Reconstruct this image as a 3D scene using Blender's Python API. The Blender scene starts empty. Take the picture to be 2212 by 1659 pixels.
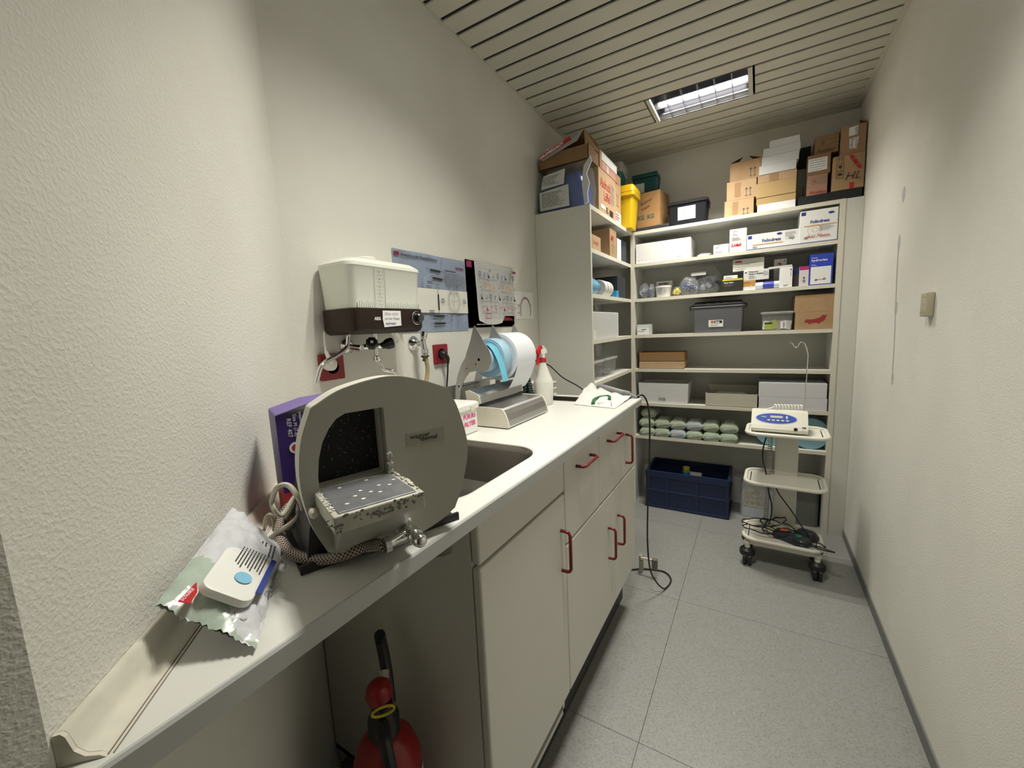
import bpy, bmesh, math, random
from mathutils import Vector, Matrix, noise
random.seed(7)
D = bpy.data; SC = bpy.context.scene; COL = SC.collection
V = Vector
# ---------------------------------------------------------------- camera
CAM = V((1.13509835, -0.50695212, 1.38063028))
CR = V((0.858373, 0.51093965, -0.04622197)); CU = V((-0.02790446, 0.13646199, 0.99025222)); CF = V((-0.51226666, 0.84871597, -0.13139279))
FPX = 884.2555
cd = D.cameras.new('camera'); cam = D.objects.new('camera', cd); COL.objects.link(cam)
cd.sensor_fit = 'HORIZONTAL'; cd.sensor_width = 36.0; cd.lens = FPX / 2212 * 36.0; cd.clip_start = 0.01
cam.matrix_world = Matrix((( CR.x, CU.x, -CF.x, CAM.x), (CR.y, CU.y, -CF.y, CAM.y), (CR.z, CU.z, -CF.z, CAM.z), (0, 0, 0, 1)))
SC.camera = cam
# ---------------------------------------------------------------- world, lamps, exposure
SC.view_settings.view_transform = 'Standard'; SC.view_settings.look = 'None'
SC.view_settings.exposure = 0.08; SC.view_settings.gamma = 1.0; SC.view_settings.use_curve_mapping = False
w = D.worlds.new('world'); SC.world = w; w.use_nodes = True
w.node_tree.nodes['Background'].inputs[0].default_value = (1, .96, .88, 1); w.node_tree.nodes['Background'].inputs[1].default_value = 0.05
def lamp(loc, sx, sy, power, spread, col=(1.0, .965, .865)):
    l = D.lights.new('ceiling_lamp_light', 'AREA'); l.shape = 'RECTANGLE'; l.size = sx; l.size_y = sy
    l.energy = power; l.spread = math.radians(spread); l.color = col
    o = D.objects.new('ceiling_lamp_light', l); o.location = loc; COL.objects.link(o); return o
CEIL = 2.614; L1 = (.817, 2.18); L2 = (.82, .45)
for (lx_, ly_), pw, sp in ((L1, 9.5, 124), (L2, 9.5, 118), ((1.15, -1.28), 1.2, 140)):
    for dy in (-.074, .074): lamp((lx_, ly_ + dy, CEIL + .072), .46, .03, pw, sp)

# ---------------------------------------------------------------- helpers
def P(u, v, ax, val):
    d = CF * FPX + CR * (u - 1106) - CU * (v - 829.5); i = 'xyz'.index(ax)
    return CAM + d * ((val - CAM[i]) / d[i])
TM = {}   # thing -> world matrix
def thing(name, label, cat, loc=(0, 0, 0), rz=0.0, group=None):
    o = D.objects.new(name, None); COL.objects.link(o); o.location = loc; o.rotation_euler = (0, 0, rz); o.empty_display_size = .05
    o['label'] = label; o['category'] = cat
    if group: o['group'] = group
    TM[o.name] = Matrix.Translation(V(loc)) @ Matrix.Rotation(rz, 4, 'Z'); return o
def tag(o, label, cat, group=None):
    o['label'] = label; o['category'] = cat
    if group: o['group'] = group
    return o
def obj(name, bm, mat, parent=None, world=False, smooth=False, kind=None):
    if world and parent is not None: bm.transform(TM[parent.name].inverted())
    org = None
    if parent is None and kind != 'structure':
        xs = [v.co for v in bm.verts]
        lo = V((min(c.x for c in xs), min(c.y for c in xs), min(c.z for c in xs))); hi = V((max(c.x for c in xs), max(c.y for c in xs), max(c.z for c in xs)))
        org = V(((lo.x + hi.x) / 2, (lo.y + hi.y) / 2, lo.z)); bm.transform(Matrix.Translation(-org))
    bmesh.ops.recalc_face_normals(bm, faces=bm.faces)
    me = D.meshes.new(name); bm.to_mesh(me); bm.free()
    if mat: me.materials.append(mat)
    if smooth:
        for p in me.polygons: p.use_smooth = True
        try: me.set_sharp_from_angle(angle=math.radians(38))
        except Exception: pass
    o = D.objects.new(name, me); COL.objects.link(o)
    if parent is not None: o.parent = parent; TM[o.name] = TM[parent.name]
    elif org is not None: o.location = org; TM[o.name] = Matrix.Translation(org)
    else: TM[o.name] = Matrix()
    if kind: o['kind'] = kind
    return o
def struct(name, bm, mat, parent=None): return obj(name, bm, mat, parent, kind='structure' if parent is None else None)
def NB(): return bmesh.new()
def box(bm, x0, x1, y0, y1, z0, z1, bev=0, seg=2, M=None):
    r = bmesh.ops.create_cube(bm, size=1)['verts']
    for v in r: v.co = V(((x0 + x1) / 2 + v.co.x * (x1 - x0), (y0 + y1) / 2 + v.co.y * (y1 - y0), (z0 + z1) / 2 + v.co.z * (z1 - z0)))
    if bev:
        es = list({e for v in r for e in v.link_edges}); rr = bmesh.ops.bevel(bm, geom=es, offset=bev, segments=seg, affect='EDGES', profile=.5)
        r = list({v for f in rr['faces'] for v in f.verts} | {v for v in r if v.is_valid})
    if M is not None:
        for v in r: v.co = M @ v.co
    return bm
def B(*a, **k): return box(NB(), *a, **k)
def prism(bm, pts, a, b, fn, cap=True):
    """pts 2D outline; fn(p,q,t)->3D ; extruded from a to b"""
    lo = [bm.verts.new(fn(p[0], p[1], a)) for p in pts]; hi = [bm.verts.new(fn(p[0], p[1], b)) for p in pts]; n = len(pts)
    for i in range(n): bm.faces.new((lo[i], lo[(i + 1) % n], hi[(i + 1) % n], hi[i]))
    if cap: bm.faces.new(lo[::-1]); bm.faces.new(hi)
    return bm
XY = lambda p, q, t: V((p, q, t)); XZ = lambda p, q, t: V((p, t, q)); YZ = lambda p, q, t: V((t, p, q))
def holed(bm, outer, holes, a, b, fn):
    """plate with holes"""
    for t in (a, b):
        es = []
        for L in [outer] + holes:
            vs = [bm.verts.new(fn(p[0], p[1], t)) for p in L]; es += [bm.edges.new((vs[i], vs[(i + 1) % len(vs)])) for i in range(len(vs))]
        bmesh.ops.triangle_fill(bm, edges=es, use_beauty=True, use_dissolve=False)
    for L in [outer] + holes:
        n = len(L)
        for i in range(n):
            p, q = L[i], L[(i + 1) % n]
            bm.faces.new([bm.verts.new(fn(*c)) for c in ((p[0], p[1], a), (q[0], q[1], a), (q[0], q[1], b), (p[0], p[1], b))])
    bmesh.ops.remove_doubles(bm, verts=bm.verts, dist=1e-5); return bm
def rrect(x0, x1, y0, y1, r, n=5):
    out = []
    for cx, cy, a0 in ((x1 - r, y1 - r, 0), (x0 + r, y1 - r, 90), (x0 + r, y0 + r, 180), (x1 - r, y0 + r, 270)):
        for k in range(n + 1):
            a = math.radians(a0 + 90 * k / n); out.append((cx + r * math.cos(a), cy + r * math.sin(a)))
    return out
def lathe(bm, prof, c, axis='z', n=24, M=None):
    c = V(c); rings = []
    for r, h in prof:
        ring = []
        for k in range(n):
            a = 2 * math.pi * k / n; q = (r * math.cos(a), r * math.sin(a))
            p = {'z': V((q[0], q[1], h)), 'x': V((h, q[0], q[1])), 'y': V((q[0], h, q[1]))}[axis] if M is None else M @ V((q[0], q[1], h))
            ring.append(bm.verts.new(c + p))
        rings.append(ring)
    for a, b in zip(rings, rings[1:]):
        for k in range(n): bm.faces.new((a[k], a[(k + 1) % n], b[(k + 1) % n], b[k]))
    if prof[0][0] > 1e-4: bm.faces.new(rings[0][::-1])
    if prof[-1][0] > 1e-4: bm.faces.new(rings[-1])
    bmesh.ops.remove_doubles(bm, verts=bm.verts, dist=1e-6); return bm
def smoothpts(pts, k=6):
    pts = [V(p) for p in pts]; out = []
    q = [pts[0] * 2 - pts[1]] + pts + [pts[-1] * 2 - pts[-2]]
    for i in range(1, len(q) - 2):
        for j in range(k):
            t = j / k; a, b, c, d = q[i - 1:i + 3]
            out.append(.5 * ((2 * b) + (c - a) * t + (2 * a - 5 * b + 4 * c - d) * t * t + (3 * b - a - 3 * c + d) * t ** 3))
    out.append(pts[-1]); return out
def tube(bm, pts, r, n=8, sm=6, rad=None):
    pts = smoothpts(pts, sm) if sm else [V(p) for p in pts]; rings = []; up = V((0, 0, 1))
    prev = None
    for i, p in enumerate(pts):
        t = (pts[min(i + 1, len(pts) - 1)] - pts[max(i - 1, 0)]).normalized()
        if prev is None:
            s = t.cross(up); s = s if s.length > .1 else t.cross(V((1, 0, 0)))
        else: s = prev - t * prev.dot(t)
        if s.length < 1e-6: s = t.orthogonal()
        s.normalize(); prev = s; b = t.cross(s); rr = r if rad is None else rad(i / (len(pts) - 1))
        rings.append([bm.verts.new(p + (s * math.cos(2 * math.pi * k / n) + b * math.sin(2 * math.pi * k / n)) * rr) for k in range(n)])
    for a, b in zip(rings, rings[1:]):
        for k in range(n): bm.faces.new((a[k], a[(k + 1) % n], b[(k + 1) % n], b[k]))
    bm.faces.new(rings[0][::-1]); bm.faces.new(rings[-1]); return bm
def T(pts, r, **k): return tube(NB(), pts, r, **k)
def coil(p0, p1, R, turns, sag=0, per=10):
    p0, p1 = V(p0), V(p1); ax = (p1 - p0).normalized(); s = ax.orthogonal().normalized(); b = ax.cross(s); out = []
    N = int(turns * per)
    for i in range(N + 1):
        t = i / N; a = 2 * math.pi * turns * t
        out.append(p0.lerp(p1, t) + V((0, 0, -sag * 4 * t * (1 - t))) + (s * math.cos(a) + b * math.sin(a)) * R)
    return out
# ---------------------------------------------------------------- materials
MC = {}
def mat(name, col, rough=.5, metal=0, spec=.5, bump=None, var=0, vscale=8, trans=0, alpha=1, emit=None, coat=0):
    if name in MC: return MC[name]
    m = D.materials.new(name); m.use_nodes = True; nt = m.node_tree; b = nt.nodes['Principled BSDF']
    b.inputs['Base Color'].default_value = (*col, 1); b.inputs['Roughness'].default_value = rough; b.inputs['Metallic'].default_value = metal
    b.inputs['Specular IOR Level'].default_value = spec; b.inputs['Transmission Weight'].default_value = trans; b.inputs['Alpha'].default_value = alpha
    b.inputs['Coat Weight'].default_value = coat
    if emit: b.inputs['Emission Color'].default_value = (*emit[0], 1); b.inputs['Emission Strength'].default_value = emit[1]
    if var or bump: tc = nt.nodes.new('ShaderNodeTexCoord')
    if var:
        n = nt.nodes.new('ShaderNodeTexNoise'); n.inputs['Scale'].default_value = vscale; n.inputs['Detail'].default_value = 5
        nt.links.new(tc.outputs['Object'], n.inputs['Vector'])
        r = nt.nodes.new('ShaderNodeMapRange'); r.inputs[1].default_value = .3; r.inputs[2].default_value = .7; r.inputs[3].default_value = 1 - var; r.inputs[4].default_value = 1 + var * .6
        nt.links.new(n.outputs[0], r.inputs[0])
        h = nt.nodes.new('ShaderNodeVectorMath'); h.operation = 'SCALE'; h.inputs[0].default_value = col; nt.links.new(r.outputs[0], h.inputs['Scale'])
        nt.links.new(h.outputs[0], b.inputs['Base Color'])
    if bump:
        sc, st, di = bump
        n = nt.nodes.new('ShaderNodeTexNoise'); n.inputs['Scale'].default_value = sc; n.inputs['Detail'].default_value = 3
        nt.links.new(tc.outputs['Object'], n.inputs['Vector'])
        bp = nt.nodes.new('ShaderNodeBump'); bp.inputs['Strength'].default_value = st; bp.inputs['Distance'].default_value = di
        nt.links.new(n.outputs[0], bp.inputs['Height']); nt.links.new(bp.outputs[0], b.inputs['Normal'])
    MC[name] = m; return m
def plaster():
    m = mat('rough_plaster', (.80, .785, .74), .9, spec=.2); nt = m.node_tree; b = nt.nodes['Principled BSDF']
    tc = nt.nodes.new('ShaderNodeTexCoord'); n = nt.nodes.new('ShaderNodeTexNoise'); n.inputs['Scale'].default_value = 210; n.inputs['Detail'].default_value = 1.5; n.inputs['Roughness'].default_value = .55; n.inputs['Distortion'].default_value = .15
    nt.links.new(tc.outputs['Object'], n.inputs['Vector'])
    r = nt.nodes.new('ShaderNodeMapRange'); r.inputs[1].default_value = .42; r.inputs[2].default_value = .72; nt.links.new(n.outputs[0], r.inputs[0])
    bp = nt.nodes.new('ShaderNodeBump'); bp.inputs['Strength'].default_value = .42; bp.inputs['Distance'].default_value = .0011
    nt.links.new(r.outputs[0], bp.inputs['Height']); nt.links.new(bp.outputs[0], b.inputs['Normal'])
    n2 = nt.nodes.new('ShaderNodeTexNoise'); n2.inputs['Scale'].default_value = 2.2; n2.inputs['Detail'].default_value = 4; nt.links.new(tc.outputs['Object'], n2.inputs['Vector'])
    cr = nt.nodes.new('ShaderNodeValToRGB'); cr.color_ramp.elements[0].color = (.72, .705, .645, 1); cr.color_ramp.elements[1].color = (.78, .77, .71, 1); cr.color_ramp.elements[0].position = .35; cr.color_ramp.elements[1].position = .65
    nt.links.new(n2.outputs[0], cr.inputs[0]); nt.links.new(cr.outputs[0], b.inputs['Base Color']); return m
def vinyl():
    m = mat('speckled_vinyl', (.36, .37, .36), .38, spec=.5); nt = m.node_tree; b = nt.nodes['Principled BSDF']
    tc = nt.nodes.new('ShaderNodeTexCoord'); mp = nt.nodes.new('ShaderNodeMapping'); mp.inputs['Scale'].default_value = (1, 1.4, 1); nt.links.new(tc.outputs['Object'], mp.inputs[0])
    v = nt.nodes.new('ShaderNodeTexVoronoi'); v.inputs['Scale'].default_value = 190; nt.links.new(mp.outputs[0], v.inputs['Vector'])
    cr = nt.nodes.new('ShaderNodeValToRGB'); e = cr.color_ramp.elements; e[0].position = 0; e[0].color = (.185, .185, .178, 1); e[1].position = 1; e[1].color = (.38, .385, .37, 1)
    e2 = cr.color_ramp.elements.new(.5); e2.color = (.255, .255, .24, 1); e3 = cr.color_ramp.elements.new(.93); e3.color = (.28, .285, .27, 1)
    nt.links.new(v.outputs['Color'], cr.inputs[0]); nt.links.new(cr.outputs[0], b.inputs['Base Color'])
    n = nt.nodes.new('ShaderNodeTexNoise'); n.inputs['Scale'].default_value = 5; nt.links.new(tc.outputs['Object'], n.inputs[0])
    r = nt.nodes.new('ShaderNodeMapRange'); r.inputs[3].default_value = .3; r.inputs[4].default_value = .5; nt.links.new(n.outputs[0], r.inputs[0]); nt.links.new(r.outputs[0], b.inputs['Roughness']); return m
PLA = plaster(); VIN = vinyl()
SLAT = mat('cream_ceiling_metal', (.60, .585, .50), .45, var=.03)
DARK = mat('void_dark', (.01, .01, .01), .9)
LAM = mat('white_laminate', (.70, .695, .64), .42, var=.02, vscale=3)
LAME = mat('cream_edge', (.72, .69, .58), .5, var=.04, vscale=30)
CAB = mat('cabinet_front_cream', (.66, .64, .575), .38, var=.025, vscale=2.5)
TOP = mat('worktop_white', (.70, .70, .655), .32, var=.02, vscale=6)
EDGE = mat('worktop_edge_grey', (.50, .51, .49), .35)
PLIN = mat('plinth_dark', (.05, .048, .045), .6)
BASEB = mat('skirting_grey', (.17, .175, .165), .6, var=.08, vscale=12)
REDH = mat('handle_dark_red', (.15, .010, .014), .25)
REDS = mat('socket_red', (.26, .014, .022), .35)
CHR = mat('chrome', (.82, .82, .82), .12, 1)
STE = mat('brushed_steel', (.55, .55, .55), .32, 1, bump=(60, .05, .001))
STD = mat('sink_steel_shaded', (.30, .285, .26), .38, 1)  # steel toned dark and brown, the basin's shadow put into its colour
MIR = mat('louvre_mirror', (.62, .63, .68), .16, 1)
BRN = mat('boiler_brown', (.026, .015, .010), .38, spec=.3)
BLK = mat('black_plastic', (.012, .012, .013), .4)
BLKM = mat('black_paint', (.012, .012, .014), .55, var=.3, vscale=40)
WHT = mat('white_plastic', (.82, .82, .78), .35)
WPAP = mat('white_paper', (.85, .85, .84), .7)
GPAP = mat('grey_white_card', (.70, .705, .70), .6, var=.03)
INK = mat('ink_black', (.02, .02, .022), .6)
INKG = mat('ink_grey', (.22, .22, .24), .6)
INKR = mat('ink_red', (.45, .02, .03), .6)
INKP = mat('ink_pink', (.8, .05, .3), .6)
INKT = mat('ink_teal', (.02, .10, .10), .6)
INKB = mat('ink_blue', (.02, .04, .25), .6)
INKW = mat('ink_white', (.85, .85, .85), .6)
KRA = mat('kraft_card', (.42, .27, .145), .8, var=.08, vscale=25)
KRL = mat('kraft_card_light', (.52, .35, .20), .8, var=.06, vscale=25)
KRD = mat('kraft_card_dark', (.26, .155, .075), .85, var=.08, vscale=25)
TAPE = mat('brown_tape', (.40, .25, .13), .3)
TRIM = mat('trimmer_enamel', (.36, .355, .30), .42, var=.05, vscale=9)
TRIMW = mat('trimmer_edge_cream', (.62, .61, .54), .45)
ABR = mat('abrasive_disc', (.006, .006, .006), .8)
GYP = mat('gypsum_crust', (.62, .61, .56), .95, var=.3, vscale=90, bump=(300, .6, .002))
TBL = mat('table_metal', (.34, .35, .37), .4, .7, var=.15, vscale=60)
YEL = mat('yellow_bin', (.78, .50, .01), .38)
TEAL = mat('teal_bin', (.01, .16, .145), .4)
TEALD = mat('teal_dark', (.005, .06, .065), .35)
CLR = mat('clear_plastic', (.85, .86, .86), .15, alpha=.16)
CLR2 = mat('milky_plastic', (.80, .81, .80), .3, alpha=.42)
NAVY = mat('navy_crate', (.010, .020, .065), .42)
BLUEB = mat('blue_film', (.02, .07, .36), .25)
FILM = mat('clear_film', (.75, .78, .82), .10, spec=.8, alpha=.14)
CYAN = mat('sterile_blue', (.16, .50, .66), .35)
CYANL = mat('sterile_blue_pale', (.36, .55, .68), .5)
ROLLW = mat('roll_white', (.76, .79, .84), .5)
GRN = mat('dark_green_hose', (.004, .035, .03), .25)
GRNH = mat('green_plastic', (.01, .12, .05), .4)
TANK = mat('milky_tank', (.80, .82, .74), .28, spec=.5)
CREAM = mat('cart_cream', (.70, .685, .60), .35)
REDC = mat('extinguisher_red', (.30, .012, .015), .28)
PURP = mat('purple_print', (.045, .02, .16), .4)
PURPL = mat('purple_lid', (.16, .11, .34), .5)
PINKR = mat('red_print', (.50, .03, .04), .45)
FOIL = mat('wipes_film', (.64, .65, .68), .24, spec=.7, bump=(26, .8, .008))
FOILG = mat('wipes_film_green', (.42, .50, .43), .25, spec=.7, bump=(30, .5, .004))
CABLE = mat('beige_cable', (.45, .42, .34), .45)
GREYP = mat('grey_plastic', (.22, .225, .23), .45)
ANTH = mat('anthracite_plastic', (.03, .035, .045), .4)
BEIGE = mat('beige_card', (.55, .52, .43), .8, var=.04)
TEX = mat('tissue', (.66, .66, .63), .8)
# ---------------------------------------------------------------- print helpers
class Sheet:
    """flat print area: origin, x and y directions, on a parent part; all prints are thin real pieces"""
    def __init__(s, parent, o, xd, yd, eps=.0004):
        s.p = parent; s.o = V(o); s.x = V(xd).normalized(); s.y = V(yd); s.y = (s.y - s.x * s.y.dot(s.x)).normalized(); s.n = s.x.cross(s.y); s.e = eps
    def q(s, a, b, h=0): return s.o + s.x * a + s.y * b + s.n * (s.e + h)
    def step(s): s.e += .00025
    def rect(s, x0, y0, x1, y1, m, name='printed_mark', th=.0002):
        bm = NB(); prism(bm, [(x0, y0), (x1, y0), (x1, y1), (x0, y1)], -.0004, th, lambda a, b, t: s.q(a, b, t)); s.step(); return obj(name, bm, m, s.p, world=True)
    def poly(s, pts, m, name='printed_mark'):
        bm = NB(); prism(bm, pts, -.0004, .0002, lambda a, b, t: s.q(a, b, t)); s.step(); return obj(name, bm, m, s.p, world=True)
    def ink(s, polys, wd, m, name='drawn_line'):
        bm = NB()
        for L in polys:
            for a, b in zip(L, L[1:]):
                d = V((b[0] - a[0], b[1] - a[1])); l = d.length
                if l < 1e-6: continue
                d /= l; nx, ny = -d.y * wd / 2, d.x * wd / 2; ex, ey = d.x * wd * .3, d.y * wd * .3
                c = [(a[0] + nx - ex, a[1] + ny - ey), (a[0] - nx - ex, a[1] - ny - ey), (b[0] - nx + ex, b[1] - ny + ey), (b[0] + nx + ex, b[1] + ny + ey)]
                bm.faces.new([bm.verts.new(s.q(*p)) for p in c])
        s.step(); return obj(name, bm, m, s.p, world=True)
    def lines(s, x, y, wd, n, pitch, th, m, name='fine_print'):
        bm = NB(); rs = random.Random(int(x * 1e4) + n)
        for i in range(n):
            a = x; yy = y - i * pitch; end = x + wd * rs.uniform(.6, 1)
            while a < end:
                b = min(end, a + wd * rs.uniform(.08, .2)); bm.faces.new([bm.verts.new(s.q(*p)) for p in ((a, yy), (b, yy), (b, yy + th), (a, yy + th))]); a = b + wd * .02
        s.step(); return obj(name, bm, m, s.p, world=True)
    def text(s, t, x, y, size, m, align='LEFT', shear=0, wide=1, bold=0, rot=0, name='lettering'):
        cu = D.curves.new('tmp', 'FONT'); cu.body = t; cu.size = size; cu.align_x = align; cu.shear = shear; cu.resolution_u = 2; cu.offset = bold; cu.extrude = .0001
        ob = D.objects.new('tmp', cu); me = D.meshes.new_from_object(ob); D.objects.remove(ob); D.curves.remove(cu)
        c, sn = math.cos(rot), math.sin(rot); bm = NB(); bm.from_mesh(me); D.meshes.remove(me)
        for v in bm.verts:
            a, b = v.co.x * wide, v.co.y; v.co = s.q(x + a * c - b * sn, y + a * sn + b * c, v.co.z)
        s.step(); return obj(name, bm, m, s.p, world=True)
def circ(cx, cy, r, n=14, ry=None, a0=0, a1=360): return [(cx + r * math.cos(math.radians(a0 + (a1 - a0) * k / n)), cy + (ry or r) * math.sin(math.radians(a0 + (a1 - a0) * k / n))) for k in range(n + 1)]
X_, Y_, Z_ = V((1, 0, 0)), V((0, 1, 0)), V((0, 0, 1))

# ================================================================ ROOM
W = 1.6294; YB = 2.8911; YS = 2.592; YE = -2.2
struct('wall_left', B(-.12, 0, .12, YB + .1, -.02, 2.75), PLA)
bm = NB(); prism(bm, [(0, .18), (.636, -.456), (.636, YE), (.42, YE), (.42, -.54), (-.12, 0), (-.12, .18)], -.02, 2.75, XY); struct('wall_diagonal', bm, PLA)
struct('wall_right', B(W, W + .12, YE, YB + .1, -.02, 2.75), PLA)
struct('wall_back', B(-.12, W + .12, YB, YB + .12, -.02, 2.75), PLA)
struct('wall_front', B(.42, W + .12, YE - .12, YE, -.02, 2.75), mat('hall_dark', (.22, .20, .17), .8))  # unseen wall, its dark colour stands in for the unlit hall
fl = struct('floor', B(-.1, W + .1, YE, YB, -.06, -.004), DARK)
xs = [-.02, .8320, W]; y0 = .702 - .812 * 4; ys_ = [max(YE, y0 + .812 * i) for i in range(0, 8)]
for i in range(2):
    for j in range(7):
        a, b = ys_[j], min(YB, ys_[j + 1])
        if b - a < .02: continue
        obj('floor_tile', B(xs[i] + .0008, xs[i + 1] - .0008, a + .0008, b - .0008, -.004, 0), VIN, fl)
ce = struct('ceiling', B(-.05, W + .05, YE, YB, CEIL + .11, CEIL + .14), DARK)
j0 = .8309
for i in range(-31, 21):
    a = j0 + .1 * i + .008; b = a + .0845
    if a < YE: continue
    b = min(b, YB - .005)
    spans = [(.012, W - .02)]
    if i in (12, 13, 14): spans = [(.012, L1[0] - .268), (L1[0] + .268, W - .02)]
    if i in (-5, -4, -3): spans = [(.012, L2[0] - .268), (L2[0] + .268, W - .02)]
    for k, (p, q) in enumerate(spans):
        bm = NB(); prism(bm, [(a, CEIL + .030), (a + .0005, CEIL + .002), (a + .003, CEIL), (b - .003, CEIL), (b - .0005, CEIL + .002), (b, CEIL + .030)], p, q, YZ)
        obj('ceiling_slat', bm, SLAT, ce)
for i in range(-30, 21):
    a = j0 + .1 * i
    if a < YE + .01: continue
    spans = [(.012, W - .02)]
    if i in (13, 14): spans = [(.012, L1[0] - .27), (L1[0] + .27, W - .02)]
    if i in (-4, -3): spans = [(.012, L2[0] - .27), (L2[0] + .27, W - .02)]
    for p, q in spans: obj('gap_shade_strip', B(p, q, a - .0074, a + .0078, CEIL + .0065, CEIL + .030), DARK, ce)  # black strips added in the slat gaps, their colour stands in for shade
struct('trim_1', B(0, .016, .18, YB, CEIL - .003, CEIL + .02), SLAT)
struct('trim_2', B(W - .022, W, YE, YB, CEIL - .003, CEIL + .02), SLAT)
struct('trim_3', B(0, W, YB - .008, YB, CEIL - .003, CEIL + .02), SLAT)
struct('baseboard_right', B(W - .006, W, YE, YS - .002, 0, .052, bev=.0015), BASEB)
for nm, (lx, ly) in (('far', L1), ('near', L2)):
    t = thing('ceiling_light', 'recessed mirrored louvre ceiling light ' + ('in front of the shelves' if nm == 'far' else 'straight above the plaster trimmer'), 'ceiling light', (lx, ly, CEIL), 0)
    x0, x1, ya, yb = -.248, .248, -.149, .149
    for s in (-1, 1): obj('end_frame', B(s * .248 - .010, s * .248 + .010, ya, yb, -.004, .012), SLAT, t)
    bm = NB(); box(bm, -.25, .25, ya, yb, .101, .105); box(bm, -.25, .25, ya, ya + .003, .001, .105); box(bm, -.25, .25, yb - .003, yb, .001, .105); box(bm, -.25, -.247, ya, yb, .0, .105); box(bm, .247, .25, ya, yb, 0, .105)
    obj('housing', bm, mat('reflector_dark', (.22, .22, .24), .22, 1), t)
    obj('centre_rib', B(-.246, .246, -.002, .002, .0, .034), MIR, t); obj('light_baffle', B(-.246, .246, -.001, .001, .0345, .1), MIR, t)  # baffle added above the centre rib, shuts the near row off from the tube
    for k in range(1, 6): obj('louvre_blade', B(-.246 + .082 * k - .0012, -.246 + .082 * k + .0012, -.146, .146, .0, .030), MIR, t)
    bm = NB(); lathe(bm, [(.011, -.22), (.011, .22)], (0, .074, .088), 'x', 12)
    obj('lamp_tube', bm, mat('tube_glow', (1, 1, 1), .5, emit=((1.0, .98, .95), 2.5)), t, smooth=True)

# ================================================================ WORKTOP, SINK, CABINETS
ZT = 1.029
sinkhole = rrect(.21, .603, .10, .535, .085, 8); chute = rrect(.175, .455, 1.285, 1.395, .012, 3)
bm = NB(); holed(bm, [(0.001, .181), (.637, -.455), (.664, -.455), (.664, 1.45), (0.001, 1.45)], [sinkhole, chute], ZT - .03, ZT, XY)
wt = tag(obj('worktop', bm, TOP, None), 'long white laminate worktop tapering to a point along the slanted wall', 'worktop')
bm = NB(); prism(bm, [(.664, ZT - .031), (.668, ZT - .031), (.669, ZT - .004), (.667, ZT - .0005), (.664, ZT)], -.455, 1.452, XZ); obj('front_edge', bm, EDGE, wt, world=True)['label'] = 'grey front edging strip'
bm = NB(); box(bm, .001, .669, 1.45, 1.452, ZT - .031, ZT); obj('end_edge', bm, EDGE, wt, world=True)
obj('chute_rim', holed(NB(), rrect(.170, .460, 1.280, 1.400, .012, 3), [rrect(.178, .452, 1.288, 1.392, .010, 3)], ZT - .028, ZT + .0012, XY), STD, wt, world=True)
# sink
bm = NB(); rings = []
for dz, ins in ((0.0005, -.003), (-.004, .002), (-.02, .006), (-.13, .012), (-.15, .03), (-.155, .06)):
    L = rrect(.21 + ins, .603 - ins, .10 + ins, .535 - ins, .085, 8); rings.append([bm.verts.new((p[0], p[1], ZT + dz)) for p in L])
for a, b in zip(rings, rings[1:]):
    for k in range(len(a)): bm.faces.new((a[k], a[(k + 1) % len(a)], b[(k + 1) % len(a)], b[k]))
bm.faces.new(rings[-1])
sk = tag(obj('sink', bm, STD, None, smooth=True), 'stainless steel sink basin, darkened by painted-in shade, let into the worktop behind the trimmer', 'sink')
obj('drain', lathe(NB(), [(.03, ZT - .154), (.03, ZT - .151), (.02, ZT - .150), (.0, ZT - .151)], (.4, .32, 0)), CHR, sk, world=True, smooth=True)
# cabinets
XF = .643
def handle(par, vertical, y, z, c=.128):
    p = [(XF, 0), (XF + .022, 0), (XF + .030, .008), (XF + .030, c - .008), (XF + .022, c), (XF, c)]
    fine = [(XF, 0), (XF + .018, 0), (XF + .026, .003), (XF + .030, .011), (XF + .030, c - .011), (XF + .026, c - .003), (XF + .018, c), (XF, c)]
    pts = [(a, y, z - c / 2 + b) if vertical else (a, y - c / 2 + b, z) for a, b in fine]
    return obj('handle', T(pts, .0052, sm=0, n=10), REDH, par, world=True, smooth=True)
ca = thing('base_cabinet', 'cream sink cabinet with one tall door and a blank drawer front', 'cabinet', (.32, .36, 0))
bm = NB(); box(bm, .046, .62, .141, .158, .12, ZT - .0305); box(bm, .046, .62, .575, .588, .12, ZT - .0305); box(bm, .046, .62, .141, .588, .12, .136); obj('carcass', bm, CAB, ca, world=True)
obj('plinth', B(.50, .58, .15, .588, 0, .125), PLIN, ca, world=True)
obj('drawer_front', B(.621, XF, .141, .587, .886, ZT - .034, bev=.006, seg=3), CAB, ca, world=True)
dr = obj('door', B(.621, XF, .141, .587, .205, .878, bev=.006, seg=3), CAB, ca, world=True)
handle(dr, True, .552, .712)
cb = thing('base_cabinet', 'cream base cabinet with red-handled drawers and doors at the far end of the worktop', 'cabinet', (.32, 1.0, 0))
bm = NB(); box(bm, .006, .62, .59, .605, .2, ZT - .0305); box(bm, .006, .62, 1.395, 1.412, .2, ZT - .0305); box(bm, .006, .62, .59, 1.412, .2, .216); box(bm, .05, .62, .6, 1.4, .69, .705); obj('carcass', bm, CAB, cb, world=True)
bm = NB(); box(bm, .50, .58, .592, 1.405, 0, .2); obj('plinth', bm, PLIN, cb, world=True)
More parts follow.
